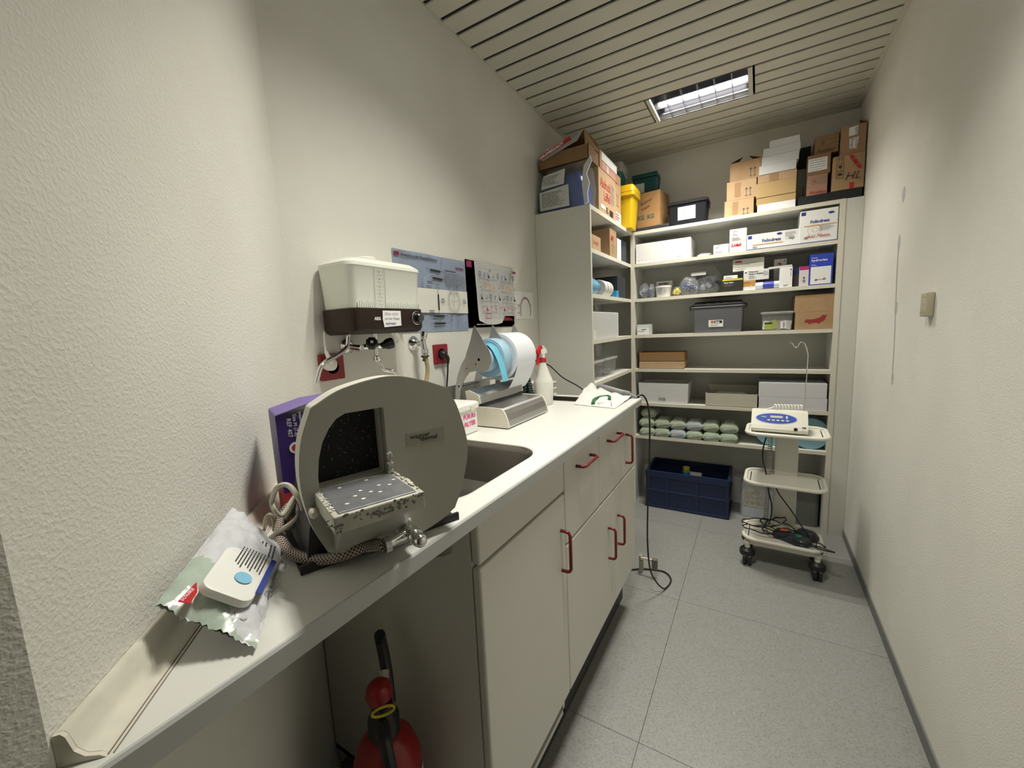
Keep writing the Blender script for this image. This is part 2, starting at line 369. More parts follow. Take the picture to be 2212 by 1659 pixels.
for a, b, z0, z1, nm, hv in ((.590, .908, .712, ZT - .034, 'drawer', 0), (.911, 1.226, .712, ZT - .034, 'drawer', 0), (1.229, 1.411, .712, ZT - .034, 'door', 1), (.590, 1.088, .205, .706, 'door', 2), (1.091, 1.411, .205, .706, 'door', 3)):
    d = obj(nm, B(.621, XF, a, b, z0, z1, bev=.004, seg=2), CAB, cb, world=True)
    if hv == 0: handle(d, False, (a + b) / 2 - .0, .935)
    if hv == 1: handle(d, True, 1.262, .832)
    if hv == 2: handle(d, True, 1.00, .514)
    if hv == 3: handle(d, True, 1.125, .514)
# splash strip along the diagonal wall and left wall
def splash(bm, path):
    prof = [(0, .030), (.006, .0305), (.009, .027), (.013, .012), (.020, .005), (.030, .003), (.034, .0), (0, 0)]
    rings = []
    for (x, y), (nx, ny) in path: rings.append([bm.verts.new((x + nx * a, y + ny * a, ZT + .0003 + b)) for a, b in prof])
    for a, b in zip(rings, rings[1:]):
        for k in range(len(a)): bm.faces.new((a[k], a[(k + 1) % len(a)], b[(k + 1) % len(a)], b[k]))
    bm.faces.new(rings[0]); bm.faces.new(rings[-1][::-1]); return bm
s2 = .7071
bm = NB(); splash(bm, [((.632, -.451), (s2, s2)), ((.001, .180), (1.0, .41)), ((.001, 1.45), (1, 0))])
sp = tag(obj('splash_strip', bm, mat('splash_cream', (.68, .655, .56), .4, var=.08, vscale=40), None, smooth=True), 'cream concave sealing strip along the wall at the back of the worktop', 'trim strip')
obj('end_cap', splash(NB(), [((.6345, -.4535), (s2, s2)), ((.6315, -.4505), (s2, s2))]), LAME, sp, world=True)

# ================================================================ SHELVING
ZS = [2.035, 1.811, 1.5619, 1.2979, 1.0471, .7911, .5368]
t = thing('shelf_unit', 'white open shelf unit filling the back wall, seven shelves of boxes', 'shelving', (.93, YS, 0))
obj('side_panel', B(.322, .349, YS, YB - .003, 0, 2.035), LAM, t, world=True)
obj('side_panel', B(1.519, 1.545, YS, YB - .003, 0, 2.035), LAM, t, world=True)
obj('filler_panel', B(1.5455, W - .001, YS + .002, YS + .02, 0, 2.033), LAM, t, world=True)
obj('filler_top', B(1.5455, W - .001, YS + .02, YB - .003, 2.015, 2.033), LAM, t, world=True)
obj('back_panel', B(.349, 1.519, YB - .012, YB - .004, .3, 2.02), mat('back_panel_grey', (.60, .60, .545), .5), t, world=True)
for z in ZS:
    s = obj('shelf', B(.3492, 1.5188, YS + .004, YB - .012, z - .021, z), LAM, t, world=True)
    obj('edge_strip', B(.3492, 1.5188, YS + .0, YS + .0038, z - .022, z + .0004), LAME, s, world=True)
for x0 in (.3225, 1.5195): obj('edge_strip', B(x0, x0 + .026, YS - .002, YS, 0, 2.035), LAME, t, world=True)
bm = NB()
for z in ZS[1:]:
    for yy in (YS + .035,):
        for xx in (.3495, 1.5135): box(bm, xx, xx + .005, yy, yy + .006, z - .030, z - .0225)
obj('shelf_pins', bm, INKG, t, world=True, kind='stuff')
t = thing('shelf_unit', 'white open side shelf unit standing against the left wall in the corner', 'shelving', (.17, 2.15, 0))
obj('side_panel', B(.002, .334, 1.715, 1.735, 0, 2.035), LAM, t, world=True)
obj('back_panel', B(.002, .008, 1.735, 2.88, .3, 2.02), MC['back_panel_grey'], t, world=True)
obj('edge_strip', B(.3342, .336, 1.7145, 1.7355, 0, 2.036), LAME, t, world=True)
for z in ZS:
    s = obj('shelf', B(.008, (.321 if z != 2.035 else .3325), 1.7352, 2.585, z - .021, z), LAM, t, world=True)
    obj('edge_strip', B(.321 if z != 2.035 else .333, .325 if z != 2.035 else .336, 1.736, 2.5915, z - .022, z + .0004), LAME, s, world=True)
bm = NB()
for z in ZS[1:-1]:
    for dz in (.09, .05):
        box(bm, .008, .0095, 2.26, 2.266, z - dz, z - dz + .006)
obj('pin_holes', bm, INK, t, world=True, kind='stuff')

# ================================================================ WALL THINGS
def socket(y, z, label):
    t = thing('wall_socket', label, 'socket', (0.0006, y, z))
    bm = holed(NB(), rrect(-.0405, .0405, -.0405, .0405, .004, 3), [circ(0, 0, .0215, 24)[:-1]], 0, .011, YZ); obj('cover_plate', bm, REDS, t)
    bm = NB(); lathe(bm, [(.0275, .0105), (.0285, .0125), (.0225, .0125), (.0212, .011)], (0, 0, 0), 'x', 28); obj('rim', bm, REDS, t, smooth=True)
    bm = NB(); lathe(bm, [(.0214, .011), (.0205, -.0), (.0203, .0003), (0, .0004)], (0, 0, 0), 'x', 28); obj('well', bm, mat('socket_well', (.10, .006, .01), .4), t, smooth=True)
    for a in (-.0095, .0095): obj('contact_hole', lathe(NB(), [(.0026, .0004), (.0026, .0010)], (0, a, 0), 'x', 10), INK, t)
    for a in (-1, 1): obj('earth_clip', B(.001, .009, -.003, .003, a * .0195 - .001, a * .0195 + .001), CHR, t)
    obj('earth_pin', lathe(NB(), [(.0022, .0004), (.0022, .010), (.0, .0115)], (0, 0, .011), 'x', 10), CHR, t, smooth=True)
    return t
socket(.290, 1.293, 'dark red wall socket under the left end of the boiler, holding a white plug')
socket(.801, 1.294, 'dark red wall socket beside the film roll stand, black plug in it')
# white flat plug + cord of boiler
t = thing('power_plug', 'white angled plug with thin white cord hanging from the boiler to the left socket', 'plug', (.02, .268, 1.31))
bm = NB(); lathe(bm, [(.018, -.006), (.020, .004), (.019, .016), (.014, .020), (0, .021)], (.018, .272, 1.302), 'x', 20); obj('plug_body', bm, WHT, t, world=True, smooth=True)
obj('plug_neck', T([(.034, .27, 1.308), (.038, .262, 1.322), (.032, .258, 1.342)], .009, rad=lambda q: .011 - .006 * q), WHT, t, world=True, smooth=True)
obj('cord', T([(.032, .258, 1.34), (.025, .262, 1.365), (.022, .266, 1.40)], .0032), WHT, t, world=True, smooth=True)
t = thing('power_plug', 'black plug with its cord dropping behind the trimmer from the right socket', 'plug', (.02, .80, 1.29))
bm = NB(); lathe(bm, [(.018, .004), (.019, .016), (.016, .028), (.010, .034), (0, .035)], (0, .802, 1.292), 'x', 20); obj('plug_body', bm, BLK, t, world=True, smooth=True)
obj('plug_neck', T([(.030, .803, 1.292), (.040, .806, 1.276), (.036, .808, 1.252)], .008, rad=lambda q: .010 - .005 * q), BLK, t, world=True, smooth=True)
obj('cord', T([(.036, .808, 1.253), (.030, .809, 1.21), (.026, .80, 1.15), (.03, .775, 1.10), (.04, .76, 1.05), (.05, .80, 1.036)], .0035), BLK, t, world=True, smooth=True)
# posters
t = thing('poster', 'pale blue poster about curettes pinned to the wall right of the boiler', 'poster', (.001, .79, 1.39))
PB = mat('poster_blue', (.54, .62, .76), .45); PBW = mat('poster_cream', (.78, .77, .70), .45); MAR = mat('maroon_print', (.22, .02, .05), .5)
bm = NB(); n = 14
g = [[bm.verts.new((.003 + .003 * math.sin(i * .9) * math.sin(j), .581 + .426 * i / n, 1.388 + .303 * j / 4)) for j in range(5)] for i in range(n + 1)]
for i in range(n):
    for j in range(4): bm.faces.new((g[i][j], g[i + 1][j], g[i + 1][j + 1], g[i][j + 1]))
r = bmesh.ops.solidify(bm, geom=bm.faces[:], thickness=.0006)
obj('paper', bm, PB, t, world=True, smooth=True)
s = Sheet(t, (.0068, .581, 1.388), Y_, Z_)
s.rect(.0, .075, .426, .170, PBW); s.rect(.004, .280, .030, .293, MAR)
s.text('Anwendung der Gracey Küretten', .036, .279, .019, INK, wide=.78, bold=.0002)
s.text('Hu-Friedy', .355, .262, .0145, MAR, bold=.0005, wide=.9)
def tool(cx, cy, l, ang=0):
    c, q = math.cos(ang), math.sin(ang); R = lambda a, b: (cx + a * c - b * q, cy + a * q + b * c)
    s.poly([R(a, b) for a, b in ((-l * .32, 0), (-l * .26, .004), (l * .26, .004), (l * .32, 0), (l * .26, -.004), (-l * .26, -.004))], INK)
    s.ink([[R(-l * .32, 0), R(-l * .45, .003), R(-l * .5, -.003)], [R(l * .32, 0), R(l * .45, .003), R(l * .5, -.003)]], .0012, INK)
tool(.222, .243, .105, -.04); tool(.232, .212, .105, -.04); tool(.228, .118, .11, 1.55); tool(.225, .062, .115, 0); tool(.228, .032, .115, 0)
for yy in (.232, .200, .052, .022): s.lines(.195, yy, .07, 1, .004, .0022, INKG)
s.text('und', .222, .226, .008, INK); s.text('und', .222, .045, .008, INK)
s.lines(.275, .238, .135, 8, .0062, .0026, INKG); s.text('Anwendungshinweise:', .275, .246, .0085, INK, bold=.0003)
s.lines(.165, .195, .04, 2, .006, .003, INK); s.lines(.165, .082, .04, 2, .006, .003, INK)
cx, cy = .325, .125
s.ink([circ(cx, cy, .040, 26, .050), circ(cx, cy, .032, 26, .042)], .0014, INKG)
s.ink([[(cx, cy + .034), (cx + .004, cy + .01), (cx - .003, cy - .012), (cx, cy - .034)], [(cx - .024, cy + .004), (cx, cy - .002), (cx + .024, cy + .003)], circ(cx - .012, cy + .02, .012, 8, a0=30, a1=160), circ(cx + .012, cy + .02, .012, 8, a0=30, a1=160)], .0013, INKG)
for sg in (-1, 1):
    s.ink([circ(cx + sg * .052, cy + .03, .03, 10, .05, a0=90 if sg > 0 else -90 + 180, a1=180 if sg > 0 else 0)], .0010, INKG)
    s.ink([[(cx + sg * .022, cy + .085), (cx + sg * .030, cy + .05)], [(cx + sg * .022, cy - .085), (cx + sg * .034, cy - .048)]], .0012, INKG)
    s.lines(cx + sg * .072 - .014, cy + .006, .028, 4, .005, .0022, INK)
    for q in (-1, 1): s.poly(circ(cx + sg * .022, cy + q * .062, .003, 6)[:-1], INK)
s.ink([[(.33, .008), (.42, .008), (.42, .034), (.33, .034), (.33, .008)], [(.33, .026), (.42, .026)], [(.33, .017), (.42, .017)]], .0006, INKB)
t = thing('poster', 'curled white product sheet with rows of small clamps over a black border', 'poster', (.001, 1.217, 1.40))
bm = NB(); n = 12
g = [[bm.verts.new((.003, 1.011 + .413 * i / n, 1.398 + .305 * j / 2)) for j in range(3)] for i in range(n + 1)]
for i in range(n):
    for j in range(2): bm.faces.new((g[i][j], g[i + 1][j], g[i + 1][j + 1], g[i][j + 1]))
bmesh.ops.solidify(bm, geom=bm.faces[:], thickness=.0006)
obj('backing_sheet', bm, mat('poster_black', (.05, .035, .045), .35), t, world=True)
bm = NB(); rows = []
for j in range(11):
    z = 1.70 - .29 * j / 10; row = []
    for i in range(13):
        u = i / 12; x0 = 1.062 + (.0 if j < 5 else -.012 * (j - 5) / 5); y = x0 + (1.42 - x0) * u
        zz = z
        if j > 7: zz = max(z, 1.409 + .05 * (abs(u - .35) * 1.8) ** 2) if u < .62 else max(z, 1.452)
        row.append(bm.verts.new((.010 + .016 * (1 - u) ** 2 * (.4 + .06 * j) + .012 * (j / 10) ** 3, y, zz)))
    rows.append(row)
for a, b in zip(rows, rows[1:]):
    for i in range(12): bm.faces.new((a[i], a[i + 1], b[i + 1], b[i]))
bmesh.ops.solidify(bm, geom=bm.faces[:], thickness=.0005)
pg = obj('page', bm, WPAP, t, world=True, smooth=True)
s = Sheet(t, (.0055, 1.011, 1.398), Y_, Z_); s.rect(.006, .272, .046, .300, mat('magenta_print', (.32, .02, .11), .5)); s.lines(.06, .012, .24, 1, .01, .005, INKW)
s = Sheet(t, (.026, 1.011, 1.398), Y_, Z_)
s.rect(.375, .272, .408, .283, MAR)
OR = mat('orange_print', (.75, .32, .03), .5); GR2 = mat('green_print', (.20, .35, .03), .5)
for r, (zz, m) in enumerate(((.243, INKB), (.192, OR), (.140, INK), (.088, INKR))):
    for k in range(9):
        yy = .078 + k * .036 + (.008 if k > 3 else 0)
        kind = (k * 3 + r) % 4
        if r == 3 and kind in (1, 3): s.ink([[(yy - .006, zz - .010), (yy - .006, zz + .006), (yy + .006, zz + .006)]], .0028, m)
        elif kind == 0: s.ink([circ(yy, zz + .004, .008, 10, .010), [(yy, zz - .006), (yy, zz - .016)]], .0032, m)
        elif kind == 1: s.ink([circ(yy, zz, .008, 8, a0=200, a1=360), [(yy + .008, zz), (yy + .009, zz + .009)]], .0026, m if m is not OR else INKG)
        elif kind == 2: s.poly([(yy - .008, zz - .012), (yy - .006, zz + .014), (yy, zz - .002), (yy + .009, zz - .006), (yy + .006, zz - .012)], m)
        else: s.ink([[(yy - .006, zz - .01), (yy - .003, zz + .006), (yy + .006, zz + .010), (yy + .002, zz - .004), (yy - .006, zz - .01)]], .0022, m)
    s.lines(.07, zz - .018, .15, 2, .006, .0018, INKG); s.lines(.245, zz - .018, .15, 2, .006, .0018, INKG)
    s.ink([[(.065, zz + .028), (.215, zz + .028)], [(.245, zz + .026), (.40, zz + .026)]], .0006, INKG)
s.poly(circ(.143, .262, .007, 10)[:-1], GR2); s.poly(circ(.333, .258, .007, 10)[:-1], GR2)
s.ink([[(.095, .040), (.095, .062), (.135, .062), (.135, .040), (.095, .040)]], .003, INKR)
s2_ = Sheet(t, (.006, 1.011, 1.398), Y_, Z_); s2_.poly([(.27, .03), (.29, .046), (.33, .05), (.37, .046), (.40, .032)], INKR)
for q in range(3): s2_.ink([[(.40 + 0 * q, .05), (.41, .05)]], .002, INKR)
t = thing('notice', 'white sheet with a tooth arch chart on the wall next to the tall side panel', 'paper', (.001, 1.545, 1.437))
obj('paper', B(.0012, .0022, 1.438, 1.651, 1.437, 1.587), WPAP, t, world=True)
s = Sheet(t, (.0022, 1.438, 1.437), Y_, Z_)
for k in range(24):
    a = math.radians(-18 + 216 * k / 23); px, py = .115 + .062 * math.cos(a), .045 + .072 * max(math.sin(a), -.4)
    s.ink([circ(px, py, .0045, 6)], .0022, INKR if 10 < k < 19 else INK if k % 3 else MAR)
s.lines(.02, .075, .03, 2, .007, .003, INKG); s.lines(.015, .03, .03, 1, .007, .004, INKG); s.text('AP', .17, .075, .011, INKG)

# boiler
t = thing('boiler', 'small wall boiler with milky water tank and dark brown base above the trimmer', 'boiler', (.0, .413, 1.39))
x1, ya, yb = .155, .270, .556
def loft(bm, secs, fn):
    R = [[bm.verts.new(fn(p, h)) for p in L] for L, h in secs]
    for a, b in zip(R, R[1:]):
        for k in range(len(a)): bm.faces.new((a[k], a[(k + 1) % len(a)], b[(k + 1) % len(b)], b[k]))
    bm.faces.new(R[0][::-1]); bm.faces.new(R[-1]); return bm
Z3 = lambda p, h: V((p[0], p[1], h))
bm = loft(NB(), [(rrect(.012, x1 - .012, ya + .012, yb - .012, .02), 1.388), (rrect(.006, x1 - .002, ya + .004, yb - .004, .022), 1.394), (rrect(.004, x1 + .002, ya, yb, .022), 1.404), (rrect(.004, x1 + .002, ya, yb, .022), 1.462), (rrect(.006, x1 - .002, ya + .004, yb - .004, .02), 1.464)], Z3)
bs = obj('base_housing', bm, BRN, t, world=True, smooth=True)
bm = loft(NB(), [(rrect(.006, x1 - .006, ya + .008, yb - .008, .024), 1.464), (rrect(.004, x1 + .000, ya + .0, yb - .0, .024), 1.580), (rrect(.004, x1 + .003, ya - .004, yb + .004, .028), 1.584), (rrect(.004, x1 + .002, ya - .003, yb + .003, .028), 1.593), (rrect(.008, x1 - .012, ya + .015, yb - .015, .03), 1.606), (rrect(.018, x1 - .035, ya + .04, yb - .04, .03), 1.612)], Z3)
tk = obj('water_tank', bm, TANK, t, world=True, smooth=True)
bm = NB()
for k in range(34):
    y = ya + .022 + k * .0075
    if .355 < y < .395: continue
    box(bm, x1 - .0075, x1 - .0035, y, y + .0022, 1.466, 1.480 + .008 * ((k * 7) % 3) / 3)
obj('tank_ribs', bm, TANK, t, world=True)['kind'] = 'stuff'
obj('filler_cap', lathe(NB(), [(.030, 1.610), (.031, 1.618), (.028, 1.622), (0, 1.623)], (.085, .39, 0)), WHT, t, world=True, smooth=True)
s = Sheet(t, (x1 - .0058, .355, 1.464), Y_, V((.05, 0, 1)), eps=.0016)
for k in range(5):
    s.text(str(k + 1), .020, .018 + k * .0215, .0085, INK, align='CENTER', name='level_number')
s.ink([[(a, .021 + k * .0215), (a + .007, .021 + k * .0215)] for k in range(5) for a in (.006, .027)] + [[(.010, .0105 + k * .0215), (.030, .0105 + k * .0215)] for k in range(5)] , .0006, INK, name='level_mark')
s.ink([[(.0, .0), (.0, .115)], [(.040, .0), (.040, .115)]], .0011, INKG, name='level_mark')
s = Sheet(bs, (x1 + .002, ya, 1.39), Y_, Z_); s.text('AEG', .072, .038, .0125, INKW, bold=.0005, name='logo')
s = Sheet(bs, (x1 + .0045, ya, 1.39), Y_, V((.0, .05, 1)))
nt_ = s.poly([(.105, .016), (.175, .020), (.176, .066), (.103, .066), (.101, .040)], WPAP, 'note_paper'); nt_['label'] = 'torn white handwritten note'
s.text('Bitte nicht', .109, .052, .013, INKG, shear=.3, name='handwriting'); s.text('von hier Wasser', .108, .038, .012, INKG, shear=.3, wide=.75, name='handwriting'); s.text('nehmen', .109, .023, .013, INKB, shear=.3, name='handwriting')
bm = lathe(NB(), [(.021, .0), (.021, .003), (.016, .004), (.015, .018), (.012, .021), (0, .021)], (x1 + .002, .520, 1.434), 'x', 28); obj('control_knob', bm, mat('knob_black', (.01, .008, .008), .12, coat=1), t, world=True, smooth=True)
bm = lathe(NB(), [(.0225, .0), (.0225, .001), (.0212, .0018)], (x1 + .002, .520, 1.434), 'x', 28); obj('knob_ring', bm, STE, t, world=True)
# boiler spouts
obj('spout', T([P(752, 716, 'x', .085), P(752, 732, 'x', .085), P(748, 752, 'x', .09), P(728, 768, 'x', .10), P(702, 783, 'x', .115), P(692, 796, 'x', .12), P(686, 815, 'x', .122), P(683, 828, 'x', .123)], .0062, n=12), CHR, t, world=True, smooth=True)
bm = NB(); pm = P(812, 748, 'x', .07); tube(bm, [(.01, pm.y - .055, pm.z + .002), (.055, pm.y - .045, pm.z - .004)], .011, n=12, sm=0); tube(bm, [pm + V((0, 0, .05)), pm - V((0, 0, .050))], .0075, n=12, sm=0); tube(bm, [pm + V((-.01, -.045, 0)), pm + V((0, .03, 0))], .0095, n=12, sm=0); lathe(bm, [(.011, -.048), (.013, -.044), (.013, -.034), (.011, -.03)], pm, n=12); obj('mixer_body', bm, CHR, t, world=True, smooth=True)
obj('wall_rosette', lathe(NB(), [(.026, .001), (.024, .008), (.014, .016), (.012, .02)], (0, pm.y - .058, pm.z + .004), 'x', 24), CHR, t, world=True, smooth=True)
for yy, m in ((pm.y - .032, INKW), (pm.y + .032, INKR)):
    M = Matrix.Rotation(math.radians(90 if yy > pm.y else -90), 4, 'X')
    bm = NB(); bb = lathe(bm, [(.010, 0), (.014, .012), (.019, .02), (.019, .036), (.015, .040), (0, .041)], (pm.x + .004, yy - (.012 if yy > pm.y else -.012), pm.z), n=8, M=Matrix.Rotation(math.radians(62), 4, 'Y') @ Matrix.Rotation(math.radians(35 if yy < pm.y else -60), 4, 'X')); k = obj('tap_handle', bm, BLK, t, world=True)
    q = lathe(NB(), [(.0045, .0), (.0045, .0425), (0, .043)], (pm.x + .004, yy - (.012 if yy > pm.y else -.012), pm.z), n=12, M=Matrix.Rotation(math.radians(62), 4, 'Y') @ Matrix.Rotation(math.radians(35 if yy < pm.y else -60), 4, 'X')); obj('marker_dot', q, m, k, world=True)
obj('swivel_spout', T([pm - V((0, 0, .048)), P(819, 782, 'x', .075), P(828, 797, 'x', .082), P(842, 801, 'x', .09), P(852, 803, 'x', .098), P(858, 812, 'x', .10), P(858, 828, 'x', .10)], .0065, n=12), CHR, t, world=True, smooth=True)
obj('overflow_tube', T([(.05, .50, 1.394), (.035, .53, 1.375), (.02, .56, 1.365), (.008, .565, 1.352)], .0035), WHT, t, world=True, smooth=True)
# tap with hose
t = thing('wall_tap', 'chrome wall tap with a yellowed hose hanging down, right of the boiler', 'tap', (.0, .64, 1.36))
obj('rosette', lathe(NB(), [(.030, .001), (.029, .006), (.018, .017), (.012, .024), (.010, .034)], (0, .655, 1.345), 'x', 28), CHR, t, world=True, smooth=True)
q1, q2 = P(913, 738, 'x', .06), P(918, 766, 'x', .06); bm = NB(); tube(bm, [(.03, .655, 1.345), q1], .010, n=14, sm=0); tube(bm, [q1 + V((0, 0, .004)), q2], .0115, n=16, sm=0); obj('tap_body', bm, CHR, t, world=True, smooth=True)
M = Matrix.Rotation(math.radians(28), 4, 'X') @ Matrix.Rotation(0, 4, 'Z')
obj('tap_knob', lathe(NB(), [(.011, -.004), (.0115, .014), (.014, .018), (.0155, .024), (.0155, .046), (.012, .050), (0, .051)], (.06, q1.y, q1.z), n=10, M=Matrix.Rotation(math.radians(-20), 4, 'X') @ Matrix.Diagonal((.85, .85, .8, 1))), CHR, t, world=True, smooth=True)
obj('collar', lathe(NB(), [(.0115, .022), (.0138, .020), (.0138, .006), (.0115, .004), (.0115, -.002)], q2), CHR, t, world=True, smooth=True)
bm = NB(); lathe(bm, [(.012, -.002), (.0145, -.004), (.012, -.010), (.009, -.014)], q2, n=16); tube(bm, [q2 + V((0, -.02, -.006)), q2 + V((0, .02, -.006))], .0032, sm=0); tube(bm, [q2 + V((0, -.011, -.020)), q2 + V((0, .011, -.020))], .005, sm=0)
obj('hose_clip', bm, mat('old_brass', (.10, .08, .05), .4, .6), t, world=True)
obj('hose', T([q2 + V((0, 0, -.012)), P(923, 790, 'x', .06), P(923, 810, 'x', .06), P(918, 835, 'x', .065), P(912, 860, 'x', .07), (.09, .60, 1.04)], .0080, n=12), mat('yellowed_hose', (.42, .34, .16), .3, alpha=.85), t, world=True, smooth=True)
# bead string by the boiler
t = thing('bead_chain', 'string of brown and green beads hanging at the right side of the boiler', 'bead string', (.03, .60, 1.40))
obj('string', T([(.03, .590, 1.535), (.03, .593, 1.47), (.03, .590, 1.405)], .0008), INKG, t, world=True)
for k in range(8):
    z = 1.525 - k * .0155; bm = NB(); bmesh.ops.create_icosphere(bm, subdivisions=2, radius=1, matrix=Matrix.Translation((.03, .592 + .004 * math.sin(k), z)) @ Matrix.Diagonal((.005, .005, .0078, 1)))
    obj('bead', bm, [mat('bead_brown', (.16, .05, .02), .3), mat('bead_green', (.05, .07, .03), .3)][k % 2], t, world=True, smooth=True)
# switch on right wall
t = thing('wall_switch', 'small beige blank switch box on the right wall', 'switch', (W, 1.40, 1.358))
bm = B(W - .022, W - .0005, 1.372, 1.428, 1.360, 1.440, bev=.004, seg=3); obj('cover', bm, mat('switch_beige', (.50, .455, .33), .5), t, world=True, smooth=True)
bm = NB(); box(bm, W - .0225, W - .021, 1.378, 1.422, 1.424, 1.4250); obj('upper_groove', bm, INKG, t, world=True); obj('lower_groove', B(W - .0225, W - .021, 1.378, 1.422, 1.374, 1.375), INKG, t, world=True)
obj('screw_hole', lathe(NB(), [(.0014, -.0224), (.0014, -.02)], (W, 1.40, 1.40), 'x', 8), INK, t, world=True)
# filled patches and crack on right wall
for k, (y, z, h, wd) in enumerate(((1.83, 1.853, .062, .040), (1.845, 1.665, .068, .034), (1.815, 1.395, .055, .036), (1.789, 1.10, .052, .030))):
    bm = NB(); prism(bm, [(y + p * wd / .04 * 1.0, z + q) for p, q in circ(0, 0, .02, 16, h / 2 + 0)][:-1], W - .0007, W + .001, YZ)
    tag(obj('filler_patch', bm, mat('wall_patch_grey', (.50, .50, .49), .9, var=.1, vscale=60), None), ['round grey filler patch high on the right wall', 'oval grey filler patch at the top of the wall crack', 'oval grey filler patch halfway down the wall crack', 'oval grey filler patch at the lower end of the wall crack'][k], 'wall patch', 'filler patches on the right wall')
tag(obj('filled_crack', T([(W + .0022, 1.845, 1.64), (W + .0022, 1.838, 1.54), (W + .0022, 1.818, 1.38), (W + .0022, 1.80, 1.25), (W + .0022, 1.792, 1.10)], .0048), MC['wall_patch_grey'], None), 'thin grey filled crack running down the right wall', 'crack')

# ================================================================ PLASTER TRIMMER
p0 = V((.555, -.186, ZT)); RZ = math.atan2(.926, .376)
t = thing('plaster_trimmer', 'big grey-green dental plaster trimmer with black disc and small metal table', 'trimmer', p0, RZ)
out = [(.010, .147), (.012, .19), (.020, .228), (.036, .256), (.079, .277), (.112, .285), (.146, .288), (.195, .279), (.228, .270), (.250, .258), (.270, .215), (.281, .18), (.284, .146), (.280, .115), (.268, .078), (.252, .044), (.215, .026), (.179, .014), (.14, .009), (.10, .013), (.038, .036), (.024, .062), (.014, .095)]
_segs = [[(.036, .256), (.079, .277), (.146, .288), (.195, .279), (.250, .258)], [(.252, .256), (.270, .215), (.284, .146), (.268, .078), (.252, .044)], [(.250, .040), (.215, .024), (.145, .008), (.10, .013), (.040, .034)], [(.036, .037), (.018, .085), (.010, .147), (.016, .205), (.034, .254)]]
out = [(v.x, v.y) for sg in _segs for v in smoothpts([V((p[0], p[1], 0)) for p in sg], 6)]
opn = [(.135, .241), (.135, .134), (.033, .131), (.0335, .155), (.037, .18), (.044, .203), (.055, .222), (.066, .234), (.079, .240)]
def inset(L, d, c=(.147, .147)): return [(c[0] + (p[0] - c[0]) * (1 - d / .14), c[1] + (p[1] - c[1]) * (1 - d / .14)) for p in L]
fr = obj('front_plate', holed(NB(), out, [opn], -.030, -.018, XZ), TRIM, t)
obj('plate_edge', holed(NB(), inset(out, -.0006), [inset(out, .004)], -.0285, -.0165, XZ), TRIMW, t)['label'] = 'pale worn rim of the front plate'
obj('rear_plate', holed(NB(), inset(out, .001), [opn], -.0145, .012, XZ), TRIMW, t)
obj('rear_cover', loft(NB(), [(inset(out, .004), .0125), (inset(out, .012), .03), (inset(out, .05), .055)], lambda p, h: V((p[0], h, p[1]))), TRIM, t)
obj('abrasive_disc', lathe(NB(), [(0, .0121), (.118, .0119), (.118, .0105), (0, .0103)], (.140, 0, .145), 'y', 48), ABR, t)
rs = random.Random(3); bm = NB()
for k in range(420):
    a = rs.random() * 6.28; r = .117 * rs.random() ** .6; x, z = .140 + r * math.cos(a), .145 + r * math.sin(a)
    if not (.036 < x < .133 and .133 < z < .238): continue
    q = rs.uniform(.0002, .0007); bmesh.ops.create_cube(bm, size=q * 1.6, matrix=Matrix.Translation((x, .0101, z)))
obj('gypsum_specks', bm, GYP, t, kind='stuff')
obj('opening_wall', B(.1352, .1370, -.030, .012, .134, .241), mat('wet_grey', (.17, .165, .145), .6, var=.4, vscale=60), t)
bm = NB(); rs = random.Random(5)
def crust(bm, pts, s):
    for p in pts:
        m = Matrix.Translation(p) @ Matrix.Rotation(rs.random() * 3, 4, 'Z') @ Matrix.Diagonal((rs.uniform(.6, 1.6) * s, rs.uniform(.5, 1.2) * s, rs.uniform(.5, 1.2) * s, 1))
        bmesh.ops.create_icosphere(bm, subdivisions=1, radius=1, matrix=m)
crust(bm, [V((.137 + rs.uniform(-.001, .006), -.031, .134 + rs.random() ** 2 * .035)) for k in range(26)], .0022); crust(bm, [V((.034 - rs.uniform(0, .006), -.031 - rs.random() * .09, .132)) for k in range(34)], .0018); crust(bm, [V((.143 + rs.uniform(0, .003), -.03 - rs.random() * .1, .133)) for k in range(34)], .0022)
obj('gypsum_crust', bm, GYP, t, kind='stuff')
# work table
bm = NB(); box(bm, .026, .148, -.136, -.030, .108, .1315, bev=.002); tb = obj('table_tray', bm, mat('tray_enamel', (.50, .49, .42), .5, var=.2, vscale=30), t)
obj('table_plate', B(.034, .138, -.131, -.028, .1313, .1335, bev=.0006), TBL, tb)
bm = NB()
for a, b in ((.058, -.042), (.098, -.038), (.078, -.075), (.105, -.073), (.088, -.090), (.066, -.090), (.072, -.108), (.050, -.110), (.098, -.100), (.118, -.082), (.130, -.066)):
    obj('drain_hole', lathe(NB(), [(.0026, .1336), (.0030, .1342), (.0018, .1344), (0, .1338)], (a, b, 0), n=10), GYP, tb, smooth=True)
bm = NB(); 
for cx_, cz_, n_, sp_ in ((.085, .121, 26, .010), (.112, .124, 30, .009), (.05, .129, 10, .012), (.14, .127, 8, .005), (.029, .118, 10, .004)):
    for k in range(n_):
        m_ = Matrix.Translation((cx_ + rs.gauss(0, sp_), -.1361, min(.1305, cz_ + rs.gauss(0, .0035)))) @ Matrix.Diagonal((rs.uniform(.0012, .003), .0004, rs.uniform(.001, .0024), 1)); bmesh.ops.create_icosphere(bm, subdivisions=1, radius=1, matrix=m_)
o = obj('worn_spots', bm, mat('worn_metal', (.20, .195, .17), .6, .3, var=.4, vscale=80), tb, kind='stuff')
obj('splash_tray', prism(NB(), [(-.030, .042), (-.030, .108), (-.10, .108), (-.055, .055), (-.045, .042)], .045, .150, YZ), TRIM, t)
